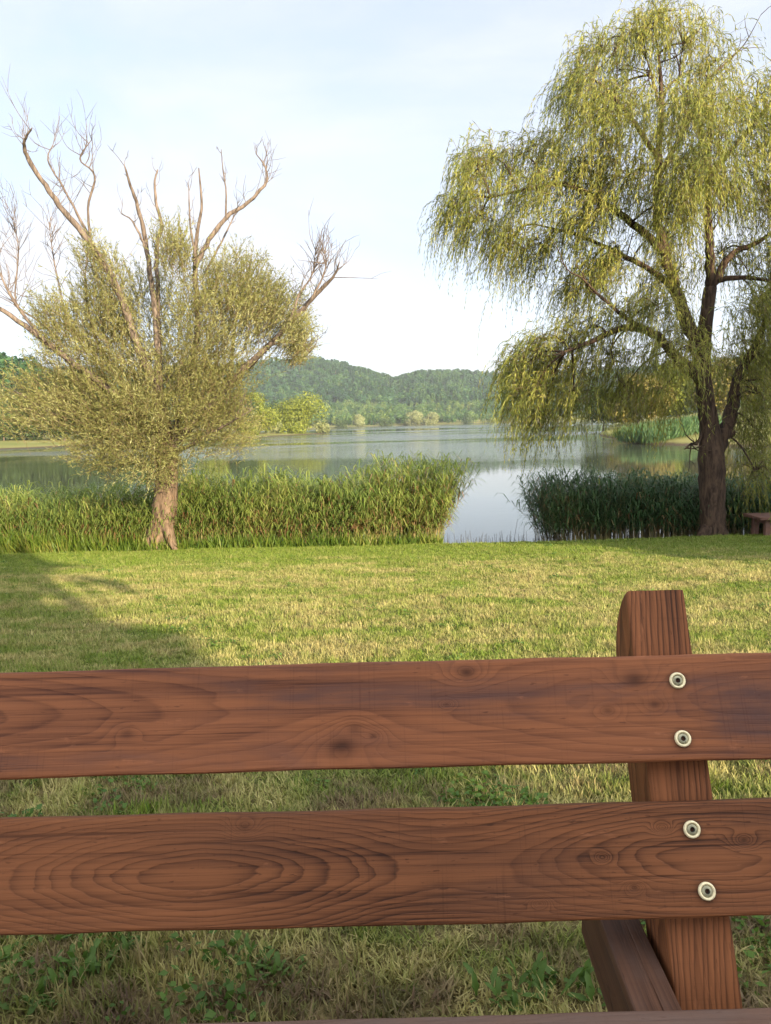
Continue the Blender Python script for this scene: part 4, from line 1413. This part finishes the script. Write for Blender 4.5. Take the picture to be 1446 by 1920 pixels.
s_t1, s_b1 = on_back(723, 1241)[1], on_back(723, 1442)[1]
s_t2, s_b2 = on_back(723, 1518)[1], on_back(723, 1737)[1]
s_top = on_back(1225, 1098)[1]
XL, XR = -1.52, 0.80


def bevel_box(name, sx, sy, sz, mat, bev=0.004, seg=2, cuts=0, warp=0.0):
    bm = bmesh.new()
    bmesh.ops.create_cube(bm, size=1)
    bmesh.ops.scale(bm, verts=bm.verts, vec=(sx, sy, sz))
    if bev:
        bmesh.ops.bevel(bm, geom=bm.edges[:], offset=bev, segments=seg, profile=0.5, affect='EDGES')
    if sx > 1.5:
        # a sawn board is never dead straight: cut it along its length and let the arrises wander
        for k in range(1, 70):
            x = -sx / 2 + sx * k / 70
            bmesh.ops.bisect_plane(bm, geom=bm.verts[:] + bm.edges[:] + bm.faces[:], plane_co=(x, 0, 0), plane_no=(1, 0, 0))
        ph = random.random() * 40
        for v in bm.verts:
            x = v.co.x
            sg = 1 if v.co.z > 0 else -1
            v.co.z += sg * 0.0 + 0.0007 * math.sin(x * 5 + ph) + sg * 0.0005 * math.sin(x * 23 + ph * 2 + sg) + random.gauss(0, 0.00022)
            v.co.y += 0.0005 * math.sin(x * 4 + ph * 1.3) + random.gauss(0, 0.00008)
    me = bpy.data.meshes.new(name)
    bm.to_mesh(me)
    bm.free()
    me.materials.append(mat)
    for p in me.polygons:
        p.use_smooth = False
    return me


back_rot = Matrix((Vector((1, 0, 0)), -pn, -pd)).transposed()    # local x along, y away from the sitter, z up the back


def place(o, loc, rot3, parent):
    o.parent = parent
    o.matrix_parent_inverse = Matrix.LocRotScale(parent.location, parent.rotation_euler, parent.scale).inverted()
    o.matrix_basis = Matrix.Translation(loc) @ rot3.to_4x4()
    return o


bench = empty('park_bench', (-0.35, C0.y - 0.05, hz(0, 1)))
tag(bench, 'reddish brown stained wooden bench in the foreground with two wide backrest slats', 'bench')

slat_x = 0.5 * (XL + XR)


def knot_at(px, py, s_mid, kr, ks):
    x, s = on_back(px, py)
    return (x - slat_x, -(s - s_mid), kr, ks)


TH = 0.036
m1, m2 = 0.5 * (s_t1 + s_b1), 0.5 * (s_t2 + s_b2)
k1 = [knot_at(1190, 1275, m1, 0.017, 0.95), knot_at(875, 1262, m1, 0.012, 0.95), knot_at(640, 1400, m1, 0.020, 0.95), knot_at(665, 1365, m1, 0.010, 0.7), knot_at(1140, 1332, m1, 0.009, 0.8), knot_at(1228, 1322, m1, 0.009, 0.8),
      knot_at(838, 1321, m1, 0.004, 1.0), knot_at(236, 1375, m1, 0.010, 0.5), knot_at(700, 1380, m1, 0.007, 0.7)]
k2 = [knot_at(459, 1551, m2, 0.008, 0.75), knot_at(1395, 1577, m2, 0.007, 0.7), knot_at(1242, 1553, m2, 0.005, 0.8), knot_at(1190, 1664, m2, 0.005, 0.8), knot_at(1012, 1694, m2, 0.005, 0.8), knot_at(1130, 1608, m2, 0.005, 0.6)]
x_el, s_el = on_back(375, 1640)
x_sad, _ = on_back(850, 1640)
BOLTS = [(1270, 1276), (1280, 1385), (1297, 1555), (1325, 1671)]
st1 = [knot_at(px, py, m1, 0.0152, 0)[:3] for px, py in BOLTS[:2]]
st2 = [knot_at(px, py, m2, 0.0152, 0)[:3] for px, py in BOLTS[2:]]
W1 = wood_material('slat_wood_weathered', 'X', (0.25, 0.090, 0.036), (0.06, 0.02, 0.011), (0.085, 0.043, 0.036), 105, 0.068, 0.03, 1.5, 0.3, 0.01, k1, st1, 0.95, 0.5, 0.0, seed=3.1)
W2 = wood_material('slat_wood_figured', 'X', (0.20, 0.073, 0.027), (0.028, 0.009, 0.004), (0.07, 0.032, 0.02), 185, 0.066, -0.021, 2 * (x_sad - x_el), x_el - slat_x, -(s_el - m2), k2, st2, 0.5, 0.75, 0.0, seed=1.3)
W3 = wood_material('post_wood', 'Z', (0.23, 0.083, 0.030), (0.018, 0.006, 0.003), (0.06, 0.03, 0.02), 130, 0.02, 0, 1, 0, -0.2, (), (), 0.35, 1.3, 0.3, tilt=0.07, seed=5.7)
W4 = wood_material('beam_wood', 'Y', (0.11, 0.05, 0.027), (0.04, 0.018, 0.01), (0.085, 0.066, 0.058), 90, 0.10, 0, 1, 0, 0, (), (), 0.8, 0.6, 0.5, seed=8.2)
W5 = wood_material('seat_wood', 'X', (0.14, 0.08, 0.055), (0.06, 0.03, 0.02), (0.10, 0.08, 0.07), 110, 0.05, 0.03, 1.3, 0.1, 0, (), (), 0.8, 0.5, 0.4, seed=11.0)

for sm, hgt, wm in ((m1, s_b1 - s_t1, W1), (m2, s_b2 - s_t2, W2)):
    o = link('backrest_slat', bevel_box('backrest_slat', XR - XL, TH, hgt, wm, 0.005, 3))
    place(o, Vector((slat_x, C0.y, C0.z)) + pd * sm - pn * (TH / 2), back_rot, bench)
    tag(o, 'weathered upper slat' if wm is W1 else 'lower slat with bold oval wood grain')

# posts behind the slats
xa, _ = on_back(1180, 1222)
xb, _ = on_back(1292, 1222)
PW = 0.088
pcx = 0.5 * (on_back(1216, 1465)[0] + on_back(1335, 1465)[0]) * (1 + 0.036 / 1.1) - 0.000
PDEP = 0.098
S_END = 0.74


def post_mesh():
    """side profile with a rounded rear top, extruded across; local y = away from the sitter, z = up"""
    L0 = S_END
    top = -s_top
    prof = [(0, -L0), (0, top)]
    for k in range(1, 9):
        a = k / 8 * math.pi / 2
        prof.append((PDEP * math.sin(a) ** 1.15 * 0.98 + 0.002 * k / 8, top - 0.115 * (1 - math.cos(a))))
    prof += [(PDEP, -L0)]
    bm = bmesh.new()
    vs1 = [bm.verts.new((-PW / 2, y, z)) for y, z in prof]
    vs2 = [bm.verts.new((PW / 2, y, z)) for y, z in prof]
    bm.faces.new(vs1[::-1])
    bm.faces.new(vs2)
    n = len(prof)
    for i in range(n):
        bm.faces.new((vs1[i], vs1[(i + 1) % n], vs2[(i + 1) % n], vs2[i]))
    bmesh.ops.recalc_face_normals(bm, faces=bm.faces[:])
    ed = [e for e in bm.edges if abs(e.verts[0].co.x - e.verts[1].co.x) < 1e-6]
    bmesh.ops.bevel(bm, geom=ed, offset=0.004, segments=2, profile=0.5, affect='EDGES')
    me = bpy.data.meshes.new('post')
    bm.to_mesh(me)
    bm.free()
    me.materials.append(W3)
    return me


pm = post_mesh()
POSTX = [pcx, -1.16]
for x in POSTX:
    o = link('post', pm)
    place(o, Vector((x, C0.y, C0.z)) - pn * (TH + 0.0005), back_rot, bench)

# seat beams running back beside the posts, and feet
seat_z = hz(0, 0.9) + 0.448
for x in POSTX:
    for bw, bx, yaw in ((0.036, 0.052, -0.6), (0.024, 0.0165, 0.9)):
        o = link('seat_beam', bevel_box('seat_beam', bw, 0.92, 0.11, W4, 0.003))
        place(o, Vector((x - PW / 2 - bx, 0.98 + 0.17 - 0.46, seat_z - 0.036 - 0.055)), Matrix.Rotation(R(yaw), 3, 'Z') @ Matrix.Rotation(R(5), 3, 'X'), bench)
    o = link('front_leg', bevel_box('front_leg', 0.085, 0.095, 0.40, W3, 0.004))
    place(o, Vector((x + 0.002, 0.36, seat_z - 0.04 - 0.20 - 0.028)), Matrix.Identity(3), bench)
d = ray(723, 1905)
t = (seat_z - CAM_H) / d.z
seat_back = d.y * t
for k in range(3):
    o = link('seat_board', bevel_box('seat_board', XR - XL, 0.138, 0.036, W5, 0.005, 3))
    place(o, Vector((slat_x, seat_back - 0.069 - k * 0.148, seat_z - 0.018)), Matrix.Identity(3), bench)

# bolts with cup washers
M_WASH = plain('zinc_washer', (0.80, 0.69, 0.42), 0.42, 0.15, 0.22, 160)
M_BOLT = plain('zinc_bolt', (0.30, 0.28, 0.18), 0.45, 0.4, 0.35, 220)
M_SOCK = plain('bolt_socket', (0.03, 0.028, 0.02), 0.7)


def lathe(prof, sides=28):
    g = Geo()
    prof = np.array(prof)
    n = len(prof)
    a = np.arange(sides) / sides * 2 * np.pi
    v = np.stack([prof[:, None, 0] * np.cos(a), prof[:, None, 0] * np.sin(a), np.broadcast_to(prof[:, None, 1], (n, sides))], -1)
    i = np.arange(n - 1)[:, None] * sides
    j = np.arange(sides)[None]
    q = np.stack([i + j, i + (j + 1) % sides, i + sides + (j + 1) % sides, i + sides + j], -1).reshape(-1, 4)
    g.add(v.reshape(-1, 3), q)
    return g


# washer: raised rounded ring; bolt: recessed round head with a hex socket
wm_ = lathe([(0.0123, 0.0), (0.0121, 0.0022), (0.0110, 0.0036), (0.0096, 0.0036), (0.0084, 0.0024), (0.0080, 0.0008)]).mesh('washer', [M_WASH], True)


def bolt_mesh():
    g = lathe([(0.0079, 0.0004), (0.0078, 0.0016), (0.0066, 0.0027), (0.0040, 0.0031), (0.0036, 0.0030)], 28)
    a6 = np.arange(6) / 6 * 2 * np.pi
    ring_o = np.stack([0.0037 * np.cos(a6), 0.0037 * np.sin(a6), np.full(6, 0.0031)], -1)
    ring_i = np.stack([0.0032 * np.cos(a6), 0.0032 * np.sin(a6), np.full(6, -0.0015)], -1)
    v = np.vstack([ring_o, ring_i, [[0, 0, -0.0015]]])
    q = [[i, (i + 1) % 6, 6 + (i + 1) % 6, 6 + i] for i in range(6)]
    t = [[6 + i, 6 + (i + 1) % 6, 12] for i in range(6)]
    g.add(v, q, t, 1)
    return g.mesh('bolt', [M_BOLT, M_SOCK], True)


bm_ = bolt_mesh()
bolt_rot = Matrix((Vector((1, 0, 0)), pn.cross(Vector((1, 0, 0))), pn)).transposed()
for k, (px, py) in enumerate(BOLTS):
    x, s = on_back(px, py)
    for xx in (x, x - (POSTX[0] - POSTX[1])):
        o = link('bolt', bm_)
        tw = Matrix.Rotation(0.5 * k + 0.3, 3, 'Z')
        place(o, Vector((xx, C0.y, C0.z)) + pd * s + pn * 0.0002, bolt_rot @ Matrix.Rotation(R((2.5, -2, 3, -3)[k]), 3, 'X') @ tw, bench)
        o.scale = (0.93, 0.93, 0.93)
        w_ = link('washer', wm_)
        w_.parent = o

# ------------------------------------------------------------------ table at the right edge
tb = P(1409, 972, 13.6)
gz_ = hz(tb.x + 0.8, 13.6)
table = empty('picnic_table', (tb.x + 0.9, 13.6, gz_))
tag(table, 'weathered wooden table on the grass at the right edge beside the willow', 'table')
W6 = wood_material('table_wood', 'X', (0.17, 0.085, 0.06), (0.07, 0.035, 0.025), (0.11, 0.08, 0.07), 60, 0.06, 0, 1, 0, 0, (), (), 0.6, 0.5, 0.3, seed=4.0)
tz = P(1420, 966, 13.6).z - gz_
for k in range(4):
    o = link('top_board', bevel_box('top_board', 1.8, 0.155, 0.05, W6, 0.005), table, False)
    o.location = (0, -0.255 + k * 0.168, tz - 0.025)
for sx in (-0.72, 0.72):
    for sy in (-0.22, 0.22):
        o = link('leg', bevel_box('leg', 0.10, 0.09, tz - 0.05 + 0.05, W6, 0.005), table, False)
        o.location = (sx, sy, (tz - 0.05) / 2 - 0.025)
    o = link('cross_beam', bevel_box('cross_beam', 0.06, 0.34, 0.08, W6, 0.004), table, False)
    o.location = (sx, 0, tz - 0.095)

# ------------------------------------------------------------------ weeds under the bench
ML_WEED = leaf_material('weed_leaves', [(0.0, (0.06, 0.12, 0.02)), (1.0, (0.12, 0.20, 0.035))], 0.4, rough=0.5)


def weed_leaf():
    g = Geo()
    n = 5
    v, q = [], []
    for i in range(n + 1):
        t = i / n
        wd = 0.18 * math.sin(math.pi * min(1, 0.12 + t * 0.88)) * (0.55 + 0.6 * t) * (1 + 0.25 * (-1) ** i)
        z = 0.55 * t - 0.42 * t * t
        v += [(t, -wd, z + 0.03), (t, 0, z), (t, wd, z + 0.03)]
    for i in range(n):
        for j in range(2):
            a = i * 3 + j
            q.append([a, a + 1, a + 4, a + 3])
    g.add(v, q)
    return g.mesh('leaf', [ML_WEED], True)


leaf_me = weed_leaf()


def on_ground(px, py):
    d = ray(px, py)
    t = 1.0
    for _ in range(40):
        p = Vector((0, 0, CAM_H)) + d * t
        t += (hz(p.x, p.y) - p.z) / d.z * 0.8
    return p.x, p.y


WEEDS = [(165, 1815, 0.12, 'broad leaved weed in the grass below the left end of the lower slat'),
         (1062, 1868, 0.13, 'lush green weed in the grass just left of the seat beam'),
         (960, 1880, 0.10, 'broad leaved weed in the grass left of the lush weed by the seat beam'),
         (505, 1830, 0.09, 'small leafy weed in the grass below the middle of the lower slat'),
         (90, 1870, 0.10, 'flat weed rosette at the bottom left corner of the grass'),
         (240, 1775, 0.09, 'small weed tucked close beneath the lower slat at left'),
         (470, 1800, 0.07, 'tiny weed rosette under the round knot of the lower slat')]
for px, py, s, lab in WEEDS:
    x, y = on_ground(px, py)
    wd = empty('weed', (x, y, hz(x, y)), random.random() * 6)
    tag(wd, lab, 'weed', 'weeds in the grass under the bench')
    k = random.randint(24, 36)
    for i in range(k):
        o = link('leaf', leaf_me, wd, False)
        o.rotation_euler = (random.uniform(-0.2, 0.2), random.uniform(-1.1, 0.1), random.uniform(0, 6.283))
        sc_ = s * random.uniform(0.22, 0.52)
        o.scale = (sc_, sc_, sc_)
        o.location = (random.gauss(0, s * 0.35), random.gauss(0, s * 0.3), 0.006)

# ------------------------------------------------------------------ haze
hm, nt, out = new_mat('haze_air')
pv = N(nt, 'ShaderNodeVolumePrincipled')
pv.inputs['Color'].default_value = (0.86, 0.92, 1.0, 1)
pv.inputs['Density'].default_value = 0.00014
pv.inputs['Anisotropy'].default_value = 0.0
nt.links.new(pv.outputs[0], out.inputs['Volume'])
bm = bmesh.new()
bmesh.ops.create_cube(bm, size=1)
me = bpy.data.meshes.new('haze')
bm.to_mesh(me)
bm.free()
me.materials.append(hm)
haze = link('haze', me)
haze.scale = (5600, 5600, 125)
haze.location = (0, 0, 125 / 2 - 6)
tag(haze, 'thin bluish haze over the lake and hills', 'haze', kind='stuff')
